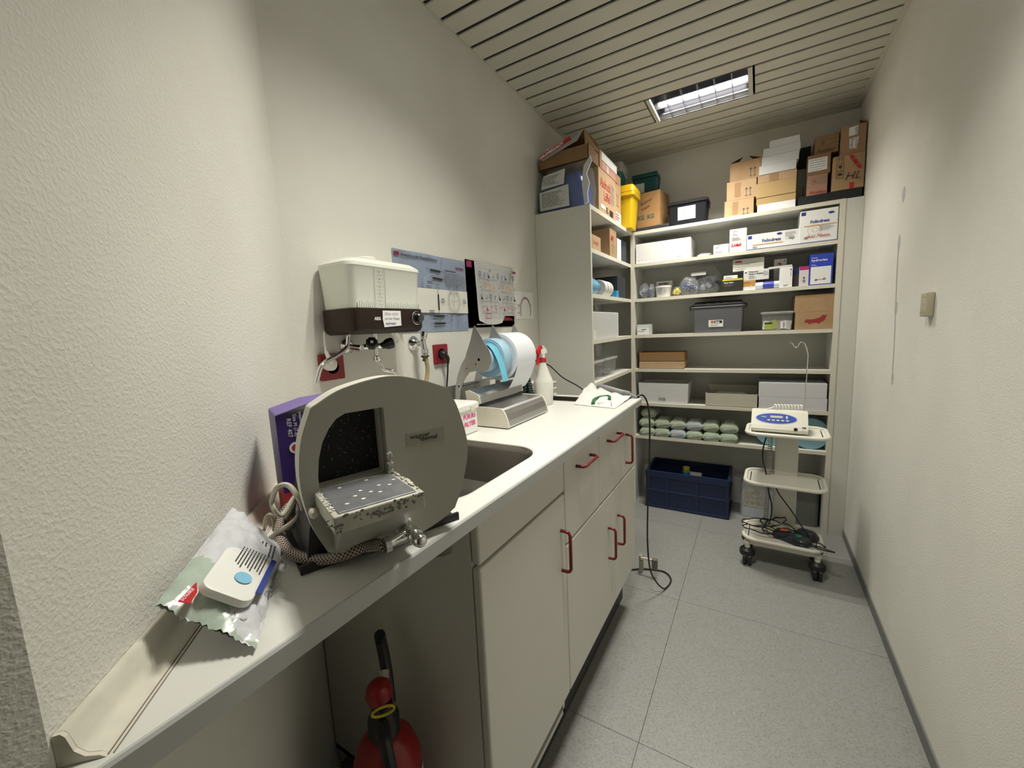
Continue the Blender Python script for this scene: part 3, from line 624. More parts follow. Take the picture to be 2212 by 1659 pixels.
for x, z in ((.020, .108), (.158, .116)): obj('clamp_knob', lathe(NB(), [(.004, -.030), (.004, -.038), (.0065, -.040), (.007, -.048), (.004, -.052), (0, -.053)], (x, 0, z), 'y', 14), mat('knob_ivory', (.62, .59, .47), .45), t, smooth=True)
# nameplate
s = Sheet(fr, p0 + Matrix.Rotation(RZ, 3, 'Z') @ V((0, -.030, 0)), V((.376, .926, 0)), Z_)
s.rect(.170, .170, .238, .1915, mat('nameplate', (.27, .265, .21), .25), 'nameplate')
s.step(); s.text('wagner', .176, .181, .0105, INK, wide=1.15, bold=.00015, name='logo'); s.text('dental', .194, .1745, .0105, INK, wide=1.2, bold=.00015, name='logo')
# valve
vx, vz = .152, .040
obj('valve_base', lathe(NB(), [(.016, -.030), (.016, -.034), (.012, -.038), (.011, -.050)], (vx, 0, vz), 'y', 20), CHR, t, smooth=True)
obj('valve_body', lathe(NB(), [(.010, -.046), (.012, -.052), (.012, -.062), (.0095, -.066), (.0095, -.070), (.0115, -.073), (.0125, -.079), (.0115, -.083), (.0095, -.085), (.0105, -.089), (.0112, -.095), (.0092, -.102), (.005, -.106), (0, -.107)], (vx, 0, vz), 'y', 20), CHR, t, smooth=True)
obj('hose_tail', T([(vx, -.058, vz), (vx - .040, -.066, vz - .004)], .0075, sm=0, n=12), CHR, t, smooth=True)
obj('hose_clamp', lathe(NB(), [(.0105, -.003), (.0115, -.003), (.0115, .006), (.0105, .006)], (vx - .042, -.067, vz - .004), 'x', 16), STE, t)
# base
bm = NB(); box(bm, .0, .272, .0, .20, 0, .004, bev=.001); box(bm, .0, .272, -.002, .004, 0, .014); obj('base_plate', bm, BLKM, t)
bm = NB(); prism(bm, [(.012, .006), (.075, .006), (.10, .05), (.10, .12), (.035, .12), (.02, .06)], .01, .17, XZ, True); obj('left_bracket', bm, BLKM, t)
bm = NB(); prism(bm, [(.262, .006), (.20, .006), (.18, .05), (.18, .12), (.25, .12), (.262, .06)], .06, .17, XZ, True); obj('right_bracket', bm, BLKM, t)
obj('motor', lathe(NB(), [(.055, .05), (.062, .06), (.062, .15), (.055, .16), (.03, .162)], (.145, 0, .15), 'y', 28), TRIM, t, smooth=True)
for a, b in ((.02, .02), (.25, .02), (.02, .18), (.25, .18)): pass
# braided hose and cable of trimmer
def L2W(a, b, c): return TM[t.name] @ V((a, b, c))
hp = [L2W(vx - .044, -.067, vz - .004)] + [P(u, v, 'z', ZT + h) for u, v, h in ((800, 1176, .028), (750, 1196, .022), (700, 1208, .014), (655, 1205, .012), (622, 1188, .014), (606, 1160, .02), (606, 1130, .03), (620, 1100, .04), (650, 1075, .03))]
hm = mat('braided_hose', (.30, .22, .17), .35); nt = hm.node_tree; bb = nt.nodes['Principled BSDF']
tc = nt.nodes.new('ShaderNodeTexCoord'); ch = nt.nodes.new('ShaderNodeTexChecker'); mp = nt.nodes.new('ShaderNodeMapping'); mp.inputs['Scale'].default_value = (14, 190, 1); mp.inputs['Rotation'].default_value = (0, 0, 0)
# braid: two families of helical stripes from UV
sx = nt.nodes.new('ShaderNodeSeparateXYZ'); nt.links.new(tc.outputs['UV'], sx.inputs[0])
def stripe(sg):
    m1 = nt.nodes.new('ShaderNodeMath'); m1.operation = 'MULTIPLY_ADD'; m1.inputs[1].default_value = sg * 8; nt.links.new(sx.outputs[0], m1.inputs[0])
    m2 = nt.nodes.new('ShaderNodeMath'); m2.operation = 'MULTIPLY'; m2.inputs[1].default_value = 150.; nt.links.new(sx.outputs[1], m2.inputs[0]); nt.links.new(m2.outputs[0], m1.inputs[2])
    f = nt.nodes.new('ShaderNodeMath'); f.operation = 'FRACT'; nt.links.new(m1.outputs[0], f.inputs[0])
    g = nt.nodes.new('ShaderNodeMath'); g.operation = 'LESS_THAN'; g.inputs[1].default_value = .3; nt.links.new(f.outputs[0], g.inputs[0]); return g
a, b = stripe(1), stripe(-1); mx = nt.nodes.new('ShaderNodeMath'); mx.operation = 'MAXIMUM'; nt.links.new(a.outputs[0], mx.inputs[0]); nt.links.new(b.outputs[0], mx.inputs[1])
cr = nt.nodes.new('ShaderNodeMix'); cr.data_type = 'RGBA'; cr.inputs[6].default_value = (.045, .022, .018, 1); cr.inputs[7].default_value = (.50, .43, .36, 1); nt.links.new(mx.outputs[0], cr.inputs[0]); nt.links.new(cr.outputs[2], bb.inputs['Base Color'])
nt.nodes.remove(ch); nt.nodes.remove(mp)
def uvtube(name, pts, r, m, par, n=12, sm=8):
    o = obj(name, T(pts, r, n=n, sm=sm), m, par, world=True, smooth=True); me = o.data; uv = me.uv_layers.new(name='UVMap'); nr = len(smoothpts(pts, sm)); L = sum((V(q) - V(p)).length for p, q in zip(pts, pts[1:]))
    for p in me.polygons:
        ks = [v % n for v in p.vertices]; wrap = max(ks) - min(ks) > n / 2
        for li, vi in zip(p.loop_indices, p.vertices):
            k = vi % n; k = n if (wrap and k == 0) else k; uv.data[li].uv = (k / n, (vi // n) / (nr - 1) * L)
    return o
uvtube('braided_hose', hp, .0088, hm, t)
cbp = [L2W(.03, .12, .05)] + [P(u, v, 'z', ZT + h) for u, v, h in ((650, 1085, .10), (625, 1050, .12), (600, 1052, .12), (588, 1080, .09), (592, 1100, .075), (610, 1112, .06), (640, 1070, .08), (655, 1085, .06), (640, 1120, .05), (600, 1150, .03), (577, 1168, .012))]
obj('power_cable', T(cbp, .0042, sm=8), CABLE, t, world=True, smooth=True)
obj('power_cable', T([L2W(.02, .10, .06)] + [P(u, v, 'z', ZT + h) for u, v, h in ((645, 1075, .07), (628, 1100, .055), (618, 1125, .03), (625, 1140, .02), (650, 1115, .03))], .0042, sm=8), CABLE, t, world=True, smooth=True)
t2 = tag(obj('drain_hose', T([P(u, v, 'z', ZT + h) for u, v, h in ((572, 1140, .006), (574, 1120, .04), (582, 1112, .05), (590, 1120, .04), (592, 1145, .012))], .0035, sm=8), mat('tan_clip', (.33, .27, .20), .4), None, smooth=True), 'short looped tan hose end lying by the splash strip', 'hose')
# purple glove carton behind the trimmer
t = thing('glove_carton', 'purple and red glove carton standing behind the trimmer, flap half open', 'carton', L2W(.1345, .255, 0), RZ)
M0 = Matrix()
bm = NB(); box(bm, -.12, .12, -.048, .048, .001, .062); obj('carton_base', bm, PINKR, t)['label'] = 'red lower band of the carton'
bm = NB(); box(bm, -.12, .12, -.048, .048, .062, .212); cbx = obj('carton_body', bm, PURP, t)
bm = NB(); prism(bm, [(-.12, .2125), (-.118, .215), (-.06, .230), (.02, .234), (.12, .232), (.12, .2305), (.02, .232), (-.06, .228)], -.052, .05, XZ); obj('carton_flap', bm, PURPL, t)
wf = TM[t.name]; s = Sheet(cbx, wf @ V((-.12, -.048, .0)), V((.376, .926, 0)), Z_)
s.rect(.066, .17, .09, .218, WPAP, 'sticker'); s.text('REF 407', .018, .205, .011, INKW, rot=-math.pi / 2); s.text('Size M (7-8)', .029, .212, .009, INKW, rot=-math.pi / 2); s.text('peppermint glove', .040, .215, .0075, INKW, rot=-math.pi / 2)
s.poly(circ(.028, .147, .011, 18)[:-1], WPAP, 'emblem'); s.poly(circ(.028, .147, .007, 14)[:-1], PINKR, 'emblem'); s.ink([circ(.036, .120, .009, 14), circ(.036, .120, .004, 10)], .0012, INKW, 'emblem')
s.text('peppermint', .040, .055, .018, INKW, rot=-math.pi / 2); s.lines(.030, .10, .02, 4, .006, .002, INKG)

# ================================================================ THINGS ON THE WORKTOP
# wipes packet leaning on the diagonal wall
A_, B_, C_ = V((.562, -.356, 1.092)), V((.655, -.302, 1.036)), V((.474, -.166, 1.036)); D_ = A_ + (C_ - B_) * 1.17
D_ = V((.402, -.198, 1.113))
t = thing('wipes_packet', 'crumpled foil packet of disinfectant wipes leaning on the slanted wall, white flip lid', 'wipes packet', (.5, -.25, ZT))
nn = (C_ - A_).cross(D_ - B_).normalized(); nn = nn if nn.z > 0 else -nn
def pk(u, v, h): return A_.lerp(B_, u).lerp(D_.lerp(C_, u), v) + nn * h
def wr(u, v): 
    e = max(0, 1 - abs(2 * v - 1) ** 6) * max(0, 1 - abs(2 * u - 1) ** 4)
    q = noise.noise(V((u * 5, v * 8, 0))) * .006 + abs(noise.noise(V((u * 9, v * 14, 3)))) * .0045 + noise.noise(V((u * 22, v * 30, 5))) * .0012
    return .016 * e + q * (1.2 - .6 * e), e
NU, NV = 30, 46
for nm, side in (('film_front', 1), ('film_back', -1)):
    bm = NB(); g = []
    for i in range(NU + 1):
        row = []
        for j in range(NV + 1):
            u, v = i / NU, j / NV; h, e = wr(u, v); zig = .0016 * (j in (0, NV)) * (1 if i % 2 else -1) / .23
            row.append(bm.verts.new(pk(u, v + zig, (h if side > 0 else -.008 * e + wr(u, v)[0] * .12))))
        g.append(row)
    for i in range(NU):
        for j in range(NV): bm.faces.new((g[i][j], g[i + 1][j], g[i + 1][j + 1], g[i][j + 1]))
    o = obj(nm, bm, FOIL, t, world=True, smooth=True)
    if side > 0:
        o.data.materials.append(FOILG); me = o.data; k = 0; ff = o
        for p in me.polygons:
            i, j = divmod(k, NV); k += 1; u, v = i / NU, j / NV
            if v < .10 + .10 * math.sin(u * 5 + .6) + .22 * (1 - u) ** 2: p.material_index = 1
        me.set_sharp_from_angle(angle=math.radians(60))
def onpk(poly, h=.0165):   # polygons laid in the packet's own frame
    return [pk(u, v, h) for u, v in poly]
xd = (B_ - A_).normalized(); yd = (D_ - A_) - xd * (D_ - A_).dot(xd); yd.normalize()
# flip lid
def PP(u, v, h=.016):
    d = CF * FPX + CR * (u - 1106) - CU * (v - 829.5); o_ = (A_ + B_ + C_ + D_) / 4 + nn * h; return CAM + d * ((o_ - CAM).dot(nn) / d.dot(nn))
q = [PP(427, 1270, .026), PP(543, 1312, .026), PP(583, 1214, .026), PP(490, 1180, .026)]
lx = (q[1] - q[0]).normalized(); ln = nn; ly = ln.cross(lx).normalized(); lc = (q[0] + q[1] + q[2] + q[3]) / 4
a2, b2 = ((q[1] - q[0]).length + (q[2] - q[3]).length) / 4, ((q[3] - q[0]).length + (q[2] - q[1]).length) / 4
R2 = lambda x, y, z: lc + lx * x + ly * y + ln * z
lid = obj('flip_lid', loft(NB(), [(rrect(-a2, a2, -b2, b2, .014), -.006), (rrect(-a2, a2, -b2, b2, .014), .000), (rrect(-a2 + .001, a2 - .001, -b2 + .001, b2 - .001, .013), .003), (rrect(-a2 + .005, a2 - .005, -b2 + .005, b2 - .005, .012), .0045)], lambda p, h: R2(p[0], p[1], h)), WHT, t, world=True, smooth=True)
s = Sheet(lid, R2(-a2, -b2, .0045), lx, ly)
s.rect(.059, .020, .066, .095, INKB); s.text('Mikrozid AF wipes', .070, .100, .0062, INK, rot=-math.pi / 2); s.text('schülke', .078, .099, .005, INKG, rot=-math.pi / 2)
bm = NB()
for k in range(9):
    x = .052 - k * .0042; L = .045 - .004 * (k % 3)
    for m_ in range(9): 
        y0_ = .098 - m_ * L / 9; pts = [(x, y0_), (x + .0016, y0_), (x + .0016, y0_ - L / 9 * .8), (x, y0_ - L / 9 * .8)]; bm.faces.new([bm.verts.new(s.q(*p)) for p in pts])
obj('fine_print', bm, INK, lid, world=True); s.step()
s.poly(circ(.038, .036, .0105, 20)[:-1], mat('sky_blue_print', (.22, .50, .72), .5)); s.ink([rrect(.070, .078, .018, .028, .002) + [(.078, .026)]], .0008, INK)
o_ = PP(383, 1303, .017); s = Sheet(ff, o_, PP(414, 1303, .017) - o_, PP(383, 1290, .017) - o_)
e_ = (PP(425, 1262, .017) - o_); pl2 = lambda u, v: ((PP(u, v, .017) - o_).dot(s.x), (PP(u, v, .017) - o_).dot(s.y))
s.poly([pl2(383, 1300), pl2(424, 1258), pl2(426, 1280), pl2(410, 1305)], mat('wipes_red', (.50, .01, .02), .4)); a_ = pl2(394, 1300); s.text('schülke', a_[0], a_[1], .008, INKW, rot=.95, shear=.1)
o_ = PP(530, 1150, .012); s = Sheet(ff, o_, PP(512, 1195, .012) - o_, PP(560, 1162, .012) - o_)
for k in range(5): s.lines(.0 + .003 * k, -.008 + k * .0135, .040, 2 + k % 2, .0055, .0022, INK)
o_ = PP(596, 1228, .010); s = Sheet(ff, o_, PP(566, 1316, .010) - o_, PP(612, 1233, .010) - o_); s.text('Gebrauchsfertige Tücher', .0, .0, .008, INK, wide=.85)
o_ = PP(524, 1326, .014); s = Sheet(ff, o_, PP(545, 1335, .014) - o_, PP(530, 1305, .014) - o_); s.ink([circ(0, 0, .009, 16), circ(0, 0, .005, 12)], .0008, INKG)
for k_ in (.0345, .0385):
    o_ = s2 * k_ * 1.0; obj('dirty_joint', T([(.634 + o_ - .001 , -.453 + o_ + .001, ZT + .0004), (.20 + o_, -.02 + o_, ZT + .0004), (.001 + k_ * 1.2, .18 + k_ * .6, ZT + .0004), (.001 + k_, .60, ZT + .0004), (.001 + k_, 1.44, ZT + .0004)], .0006, sm=0, n=5), mat('joint_brown', (.22, .16, .10), .8), sp, world=True)
# white instrument box with pink writing
t = thing('plastic_box', 'white plastic box with lid and pink hand lettering between sink and sealing machine', 'box', (.20, .578, ZT))
obj('box_body', B(.115, .290, .510, .646, ZT + .001, 1.118, bev=.004), WHT, t, world=True)
obj('box_lid', B(.110, .296, .505, .651, 1.113, 1.136, bev=.004), WHT, t, world=True)
bm = NB(); prism(bm, [(.116, 1.136), (.290, 1.136), (.288, 1.139), (.118, 1.139)], .511, .645, XZ); obj('lid_rim', bm, WHT, t, world=True)
obj('latch', B(.2955, .299, .600, .620, 1.110, 1.128), LAME, t, world=True)
s = Sheet(t, (.2902, .51, ZT), Y_, Z_); s.text('FÜR Rö', .055, .056, .022, INKP, bold=.0006, name='handwriting'); s.text('FILTER', .058, .030, .022, INKP, bold=.0006, name='handwriting')
# film sealing machine
t = thing('sealing_machine', 'steel and cream film sealing machine with hinged bar, below the film rolls', 'sealer', (.26, .86, ZT))
prof = [(.125, .004), (.384, .004), (.386, .010), (.382, .030), (.374, .052), (.364, .068), (.354, .074), (.270, .076), (.125, .078)]
for a, b in ((.700, .706), (1.014, 1.020)): obj('side_cap', prism(NB(), [(p[0], ZT + p[1]) for p in prof], a, b, XZ), LAME, t, world=True)
obj('steel_cover', prism(NB(), [(p[0] - .0015 if i < 6 else p[0], ZT + p[1] - (.0015 if i > 3 else 0)) for i, p in enumerate(prof)], .706, 1.014, XZ), STE, t, world=True)
obj('sole', B(.13, .375, .705, 1.015, ZT + .0005, ZT + .0045), BLK, t, world=True)
obj('seal_slot', B(.255, .272, .712, 1.008, ZT + .074, ZT + .082), BLK, t, world=True)
bp2 = [(.205, .098), (.258, .084), (.268, .088), (.264, .112), (.256, .122), (.215, .136), (.200, .132)]
bar = obj('seal_bar', prism(NB(), [(p[0], ZT + p[1]) for p in bp2], .704, 1.016, XZ), STE, t, world=True)
for a, b in ((.700, .704), (1.016, 1.020)): obj('bar_cap', prism(NB(), [(p[0], ZT + p[1]) for p in bp2], a, b, XZ), LAME, t, world=True)
s = Sheet(bar, (.2665, .704, ZT + .090), Y_, V((-.004, 0, .024))); s.rect(.004, .003, .308, .021, mat('pale_strip', (.62, .65, .66), .35)); s.text('MELAseal 100+', .010, .006, .014, INKB, shear=.2, bold=.0004, wide=.85, name='logo'); s.text('MELAG', .240, .006, .016, INKB, bold=.0008, name='logo')
# roll stand
t = thing('roll_stand', 'steel stand with horned side plates holding the sterilising film rolls', 'roll stand', (.15, .92, ZT))
def plate(y, nm='side_plate'):
    pts = [(.085, ZT + .002), (.107, ZT + .002), (.108, ZT + .06), (.118, 1.15), (.140, 1.195), (.165, 1.222), (.20, 1.228), (.236, 1.225), (.262, 1.240), (.272, 1.262), (.272, 1.285), (.262, 1.312), (.240, 1.345), (.205, 1.402), (.200, 1.402), (.182, 1.350), (.168, 1.320), (.150, 1.28), (.130, 1.255), (.105, 1.205), (.092, 1.16), (.086, 1.10)]
    return obj(nm, prism(NB(), [(p[0], p[1]) for p in pts], y, y + .003, XZ), STE, t, world=True)
for y in (.778, .905, 1.075): plate(y)
obj('axle', T([(.215, .778, 1.272), (.215, 1.078, 1.272)], .006, sm=0), STE, t, world=True)
obj('cross_rod', T([(.11, .778, 1.165), (.11, 1.078, 1.165)], .004, sm=0), STE, t, world=True)
obj('back_sheet', B(.040, .043, .74, 1.10, ZT + .003, 1.16), STE, t, world=True)
for z in (1.255, 1.238): obj('plate_screw', lathe(NB(), [(.003, .776), (.002, .7765), (0, .7765)], (.20 if z > 1.25 else .155, 0, z), 'y', 8), BLK, t, world=True)
def roll(nm, y0, y1, R, r, label, m, mc):
    o = thing('film_roll', label, 'film roll', (.215, (y0 + y1) / 2, 1.272 - R))
    bm = lathe(NB(), [(r, y0 + .001), (R * .99, y0), (R, y0 + .001), (R, y1 - .001), (R * .99, y1), (r, y1 - .001)], (.215, 0, 1.272), 'y', 48); obj('wound_film', bm, m, o, world=True, smooth=True)
    bm = NB()
    for k in range(1, 5):
        rr = r + (R - r) * k / 5; lathe(bm, [(rr, y0 + .0006), (rr + .0012, y0 - .0008), (rr + .0024, y0 + .0006)], (.215, 0, 1.272), 'y', 36)
    obj('wound_edge', bm, mc, o, world=True, kind='stuff')
    obj('core', lathe(NB(), [(r - .002, y0), (r, y0 - .001), (r, y1), (r - .002, y1)], (.215, 0, 1.272), 'y', 24), mat('core_grey', (.35, .45, .55), .5), o, world=True, smooth=True); return o
o = roll('a', .790, .838, .052, .020, 'small bright blue roll of sterilising film on the stand, end hanging down', CYANL, CYAN)
def strip(pts, y0, y1, m, nm, par, th=.0006):
    bm = NB(); L = smoothpts([V((a, 0, b)) for a, b in pts], 6); 
    for p, q in zip(L, L[1:]): bm.faces.new([bm.verts.new(c) for c in ((p.x, y0, p.z), (q.x, y0, q.z), (q.x, y1, q.z), (p.x, y1, p.z))])
    bmesh.ops.remove_doubles(bm, verts=bm.verts, dist=1e-5); bmesh.ops.solidify(bm, geom=bm.faces[:], thickness=th); return obj(nm, bm, m, par, world=True, smooth=True)
strip([(.20, 1.325), (.235, 1.330), (.262, 1.31), (.285, 1.27), (.300, 1.22), (.306, 1.185)], .800, .840, CYAN, 'loose_end', o)
o = roll('b', .842, .902, .078, .03, 'medium pale blue roll of sterilising film in the middle of the stand', CYANL, CYANL)
o = roll('c', .912, 1.070, .097, .03, 'big white roll of sterilising film at the far side of the stand', ROLLW, CYANL)
strip([(.312, 1.272), (.305, 1.23), (.285, 1.18), (.255, 1.135), (.235, 1.128)], .915, 1.068, ROLLW, 'loose_end', o)
# green coiled hose
t = thing('coiled_hose', 'dark green spiral air hose standing behind the sealing machine', 'hose', (.17, 1.12, ZT))
obj('spiral', T(coil(P(1124, 796, 'y', 1.12), P(1130, 856, 'y', 1.12), .020, 11), .0055, sm=0, n=6), GRN, t, world=True, smooth=True)
obj('spiral', T(coil(P(1136, 812, 'y', 1.155), P(1148, 858, 'y', 1.135), .014, 9), .0055, sm=0, n=6), GRN, t, world=True, smooth=True)
# spray bottle
t = thing('spray_bottle', 'white translucent spray bottle with red and white trigger head', 'spray bottle', (.285, 1.185, ZT))
obj('bottle', lathe(NB(), [(.038, .001), (.041, .006), (.044, .05), (.046, .105), (.043, .112), (.028, .150), (.016, .185), (.013, .200), (.0125, .205)], (.285, 1.185, ZT), n=28), mat('bottle_milk', (.78, .77, .70), .35, alpha=.92), t, world=True, smooth=True)
obj('red_collar', lathe(NB(), [(.0150, .196), (.0165, .198), (.0165, .216), (.0140, .218)], (.285, 1.185, ZT), n=24), mat('trigger_red', (.55, .012, .02), .3), t, world=True, smooth=True)
bm = NB(); lathe(bm, [(.011, .216), (.011, .232), (.013, .236)], (.285, 1.185, ZT), n=16); prism(bm, [(1.158, ZT + .236), (1.205, ZT + .236), (1.212, ZT + .246), (1.200, ZT + .258), (1.175, ZT + .262), (1.155, ZT + .252)], .276, .294, YZ); tube(bm, [(.285, 1.165, ZT + .266), (.285, 1.195, ZT + .268), (.285, 1.222, ZT + .250), (.285, 1.228, ZT + .236)], .0035); obj('head', bm, WHT, t, world=True)['kind'] = 'stuff'
del D.objects['head']['kind']
bm = NB(); prism(bm, [(1.115, ZT + .252), (1.118, ZT + .238), (1.140, ZT + .240), (1.150, ZT + .236), (1.172, ZT + .262), (1.168, ZT + .274), (1.150, ZT + .262), (1.135, ZT + .256)], .277, .293, YZ); obj('nozzle', bm, MC['trigger_red'], t, world=True)
obj('trigger', prism(NB(), [(1.148, ZT + .240), (1.138, ZT + .236), (1.130, ZT + .212), (1.124, ZT + .190), (1.132, ZT + .188), (1.142, ZT + .212)], .281, .289, YZ), MC['trigger_red'], t, world=True)
# paper towel stack behind bottle
t = thing('towel_stack', 'small stack of folded grey paper towels in the corner behind the spray bottle', 'paper towels', (.16, 1.40, ZT))
for k in range(7): obj('folded_towel', B(.09 + .002 * (k % 2), .235 - .003 * ((k * 2) % 3), 1.35 + .002 * (k % 3), 1.44, ZT + .001 + k * .0105, ZT + .0105 + k * .0105, bev=.003), mat('towel_grey', (.60, .59, .53), .9, bump=(90, .5, .002)), t, world=True)
# black cable across side panel
tag(obj('black_cable', T([P(u, v, 'y', y) for u, v, y in ((1140, 770, 1.60), (1165, 783, 1.6), (1187, 790, 1.6), (1215, 815, 1.6), (1245, 832, 1.55), (1270, 850, 1.43), (1277, 862, 1.40))], .0036), BLK, None, smooth=True), 'black cable running down in front of the tall side panel to the worktop', 'cable')
# cloth, green clamp, handpiece
t = thing('cleaning_tissue', 'crumpled white paper towel spread on the far corner of the worktop', 'paper towel', (.5, 1.35, ZT))
cor = [P(1238, 874, 'z', ZT), P(1328, 883, 'z', ZT), P(1368, 858, 'z', ZT), P(1285, 842, 'z', ZT + .03)]
cor[3].y = 1.43; cor[3].x = .40
bm = NB(); g = []
for i in range(25):
    row = []
    for j in range(25):
        u, v = i / 24, j / 24; p = cor[0].lerp(cor[1], u).lerp(cor[3].lerp(cor[2], u), v); e = v ** 2 * (1 - u * .55)
        row.append(bm.verts.new(p + V((0, 0, .0015 + .004 * abs(noise.noise(V((u * 5, v * 5, 1)))) + e * (.016 + .06 * abs(noise.noise(V((u * 4 + 3, v * 3, 2)))))))))
    g.append(row)
for i in range(24):
    for j in range(24): bm.faces.new((g[i][j], g[i + 1][j], g[i + 1][j + 1], g[i][j + 1]))
obj('sheet', bm, TEX, t, world=True, smooth=True)
t = thing('clamp', 'dark green bow shaped clamp with white part lying on the crumpled paper towel', 'clamp', (.50, 1.29, ZT + .004))
gp = [P(u, v, 'z', ZT + h) for u, v, h in ((1281, 872, .008), (1284, 864, .014), (1297, 858, .016), (1315, 857, .016), (1316, 864, .012))]
obj('bow', T(gp, .0085), GRNH, t, world=True, smooth=True)
obj('white_insert', T([P(u, v, 'z', ZT + .009) for u, v in ((1292, 871), (1312, 866))], .006, sm=0), WHT, t, world=True, smooth=True)
tag(obj('metal_pin', T([P(1320, 868, 'z', ZT + .012), P(1321, 876, 'z', ZT + .007)], .0012, sm=0), INKG, None), 'thin metal pin lying on the crumpled paper towel right of the clamp', 'pin')
t = thing('handpiece', 'grey cylindrical handpiece lying over the crumpled paper towel, black cable at its end', 'handpiece', (.52, 1.43, ZT + .03))
a, b = P(1291, 833, 'y', 1.44), P(1362, 853, 'y', 1.44); ax = b - a
obj('grip', T([a, a + ax * .2, a + ax * .7, a + ax * .85], .0125, sm=4, n=14, rad=lambda q: .007 + .007 * min(1, q * 3) - .001 * q), GREYP, t, world=True, smooth=True)
obj('sleeve', T([a + ax * .78, a + ax * .98], .015, sm=0, n=14), mat('sleeve_grey', (.16, .16, .155), .5), t, world=True, smooth=True)
obj('nose', T([a + ax * .96, a + ax * 1.18 + V((0, 0, -.004))], .008, sm=2, n=10, rad=lambda q: .011 - .006 * q), GREYP, t, world=True, smooth=True)
obj('cord', T([a + ax * 1.15 + V((0, 0, -.003)), V((.668, 1.475, 1.040)), V((.690, 1.478, 1.00)), V((.700, 1.475, .92)), V((.700, 1.470, .75)), V((.692, 1.47, .5)), V((.690, 1.47, .3)), V((.70, 1.475, .16)), V((.722, 1.50, .08)), V((.755, 1.56, .010)), V((.77, 1.66, .006)), V((.72, 1.72, .006)), V((.62, 1.70, .006)), V((.56, 1.66, .006))], .0042, sm=8), BLK, t, world=True, smooth=True)
t = thing('cable_plug', 'grey brown plug block and floor bracket beside the cabinet at floor level', 'plug', (.66, 1.62, 0))
obj('plug_block', B(.672, .70, 1.645, 1.67, .045, .105, bev=.003), mat('taupe_plastic', (.14, .12, .10), .5), t, world=True)
obj('bracket_arm', B(.61, .672, 1.655, 1.664, .085, .097), LAME, t, world=True)
obj('bracket_post', B(.600, .618, 1.66, 1.69, 0, .10), mat('post_grey', (.30, .29, .24), .6), t, world=True)
# fire extinguisher under the worktop
ex, ey = .442, .020
t = thing('fire_extinguisher', 'red fire extinguisher with black valve and yellow safety ring under the worktop', 'fire extinguisher', (ex, ey, 0))
obj('cylinder', lathe(NB(), [(.070, .0), (.076, .012), (.076, .40), (.073, .44), (.060, .475), (.038, .498), (.022, .505)], (ex, ey, 0), n=32), REDC, t, world=True, smooth=True)
bm = lathe(NB(), [(.030, .500), (.034, .505), (.034, .540), (.026, .552), (.022, .575), (0, .577)], (ex, ey, 0), n=20); obj('valve_body', bm, BLK, t, world=True, smooth=True)
cxv = V((ex - .008, ey - .0, .585))
obj('strike_knob', lathe(NB(), [(.016, .570), (.026, .575), (.030, .59), (.026, .607), (.016, .616), (0, .618)], (ex - .012, ey + .004, 0), n=20), REDC, t, world=True, smooth=True)
yr = [(ex + .030 + .026 * math.cos(a) * .55, ey - .022 + .026 * math.cos(a) * .7 , .588 + .010 * math.sin(a)) for a in [k * math.pi / 8 for k in range(17)]]
obj('safety_ring', T(yr, .0028, sm=0), mat('ring_yellow', (.55, .45, .03), .4), t, world=True, smooth=True)
obj('hose', T([(ex - .01, ey + .03, .54), (ex - .045, ey + .055, .60), (ex - .060, ey + .06, .655), (ex - .050, ey + .050, .685)], .013), BLK, t, world=True, smooth=True)
obj('hose_band', T([(ex - .030, ey + .035, .612), (ex - .020, ey + .025, .600)], .0125, sm=0), mat('label_cream', (.5, .46, .36), .6), t, world=True)
bm = NB(); ps = [V((ex + .02, ey - .02, .55)), V((ex + .060, ey - .045, .53)), V((ex + .084, ey - .050, .44)), V((ex + .088, ey - .045, .34))]; tube(bm, ps, .013, rad=lambda q: .014 - .003 * q); obj('nozzle', bm, BLK, t, world=True, smooth=True)
def wrap(a0, a1, z0, z1, R, m, nm, par):
    bm = NB(); n = 14; A = [math.radians(a0 + (a1 - a0) * k / n) for k in range(n + 1)]
    for p, q in zip(A, A[1:]): bm.faces.new([bm.verts.new((ex + R * math.cos(g_), ey + R * math.sin(g_), z)) for g_, z in ((p, z0), (q, z0), (q, z1), (p, z1))])
    bmesh.ops.remove_doubles(bm, verts=bm.verts, dist=1e-6); return obj(nm, bm, m, par, world=True, smooth=True)
wrap(-60, 5, .10, .395, .0765, mat('label_white', (.6, .6, .58), .6), 'label', t); wrap(-95, -60, .10, .395, .0765, mat('label_green', (.02, .16, .03), .5), 'label', t)
wrap(12, 42, .10, .41, .0765, MC['label_white'], 'label', t)
bm = NB()
for k in range(14):
    for m_ in range(5):
        a = math.radians(-50 + m_ * 9); z = .38 - k * .012
        bm.faces.new([bm.verts.new((ex + .0770 * math.cos(g_), ey + .0770 * math.sin(g_), zz)) for g_, zz in ((a, z), (a + .11, z), (a + .11, z + .004), (a, z + .004))])
obj('fine_print', bm, INK, t, world=True)

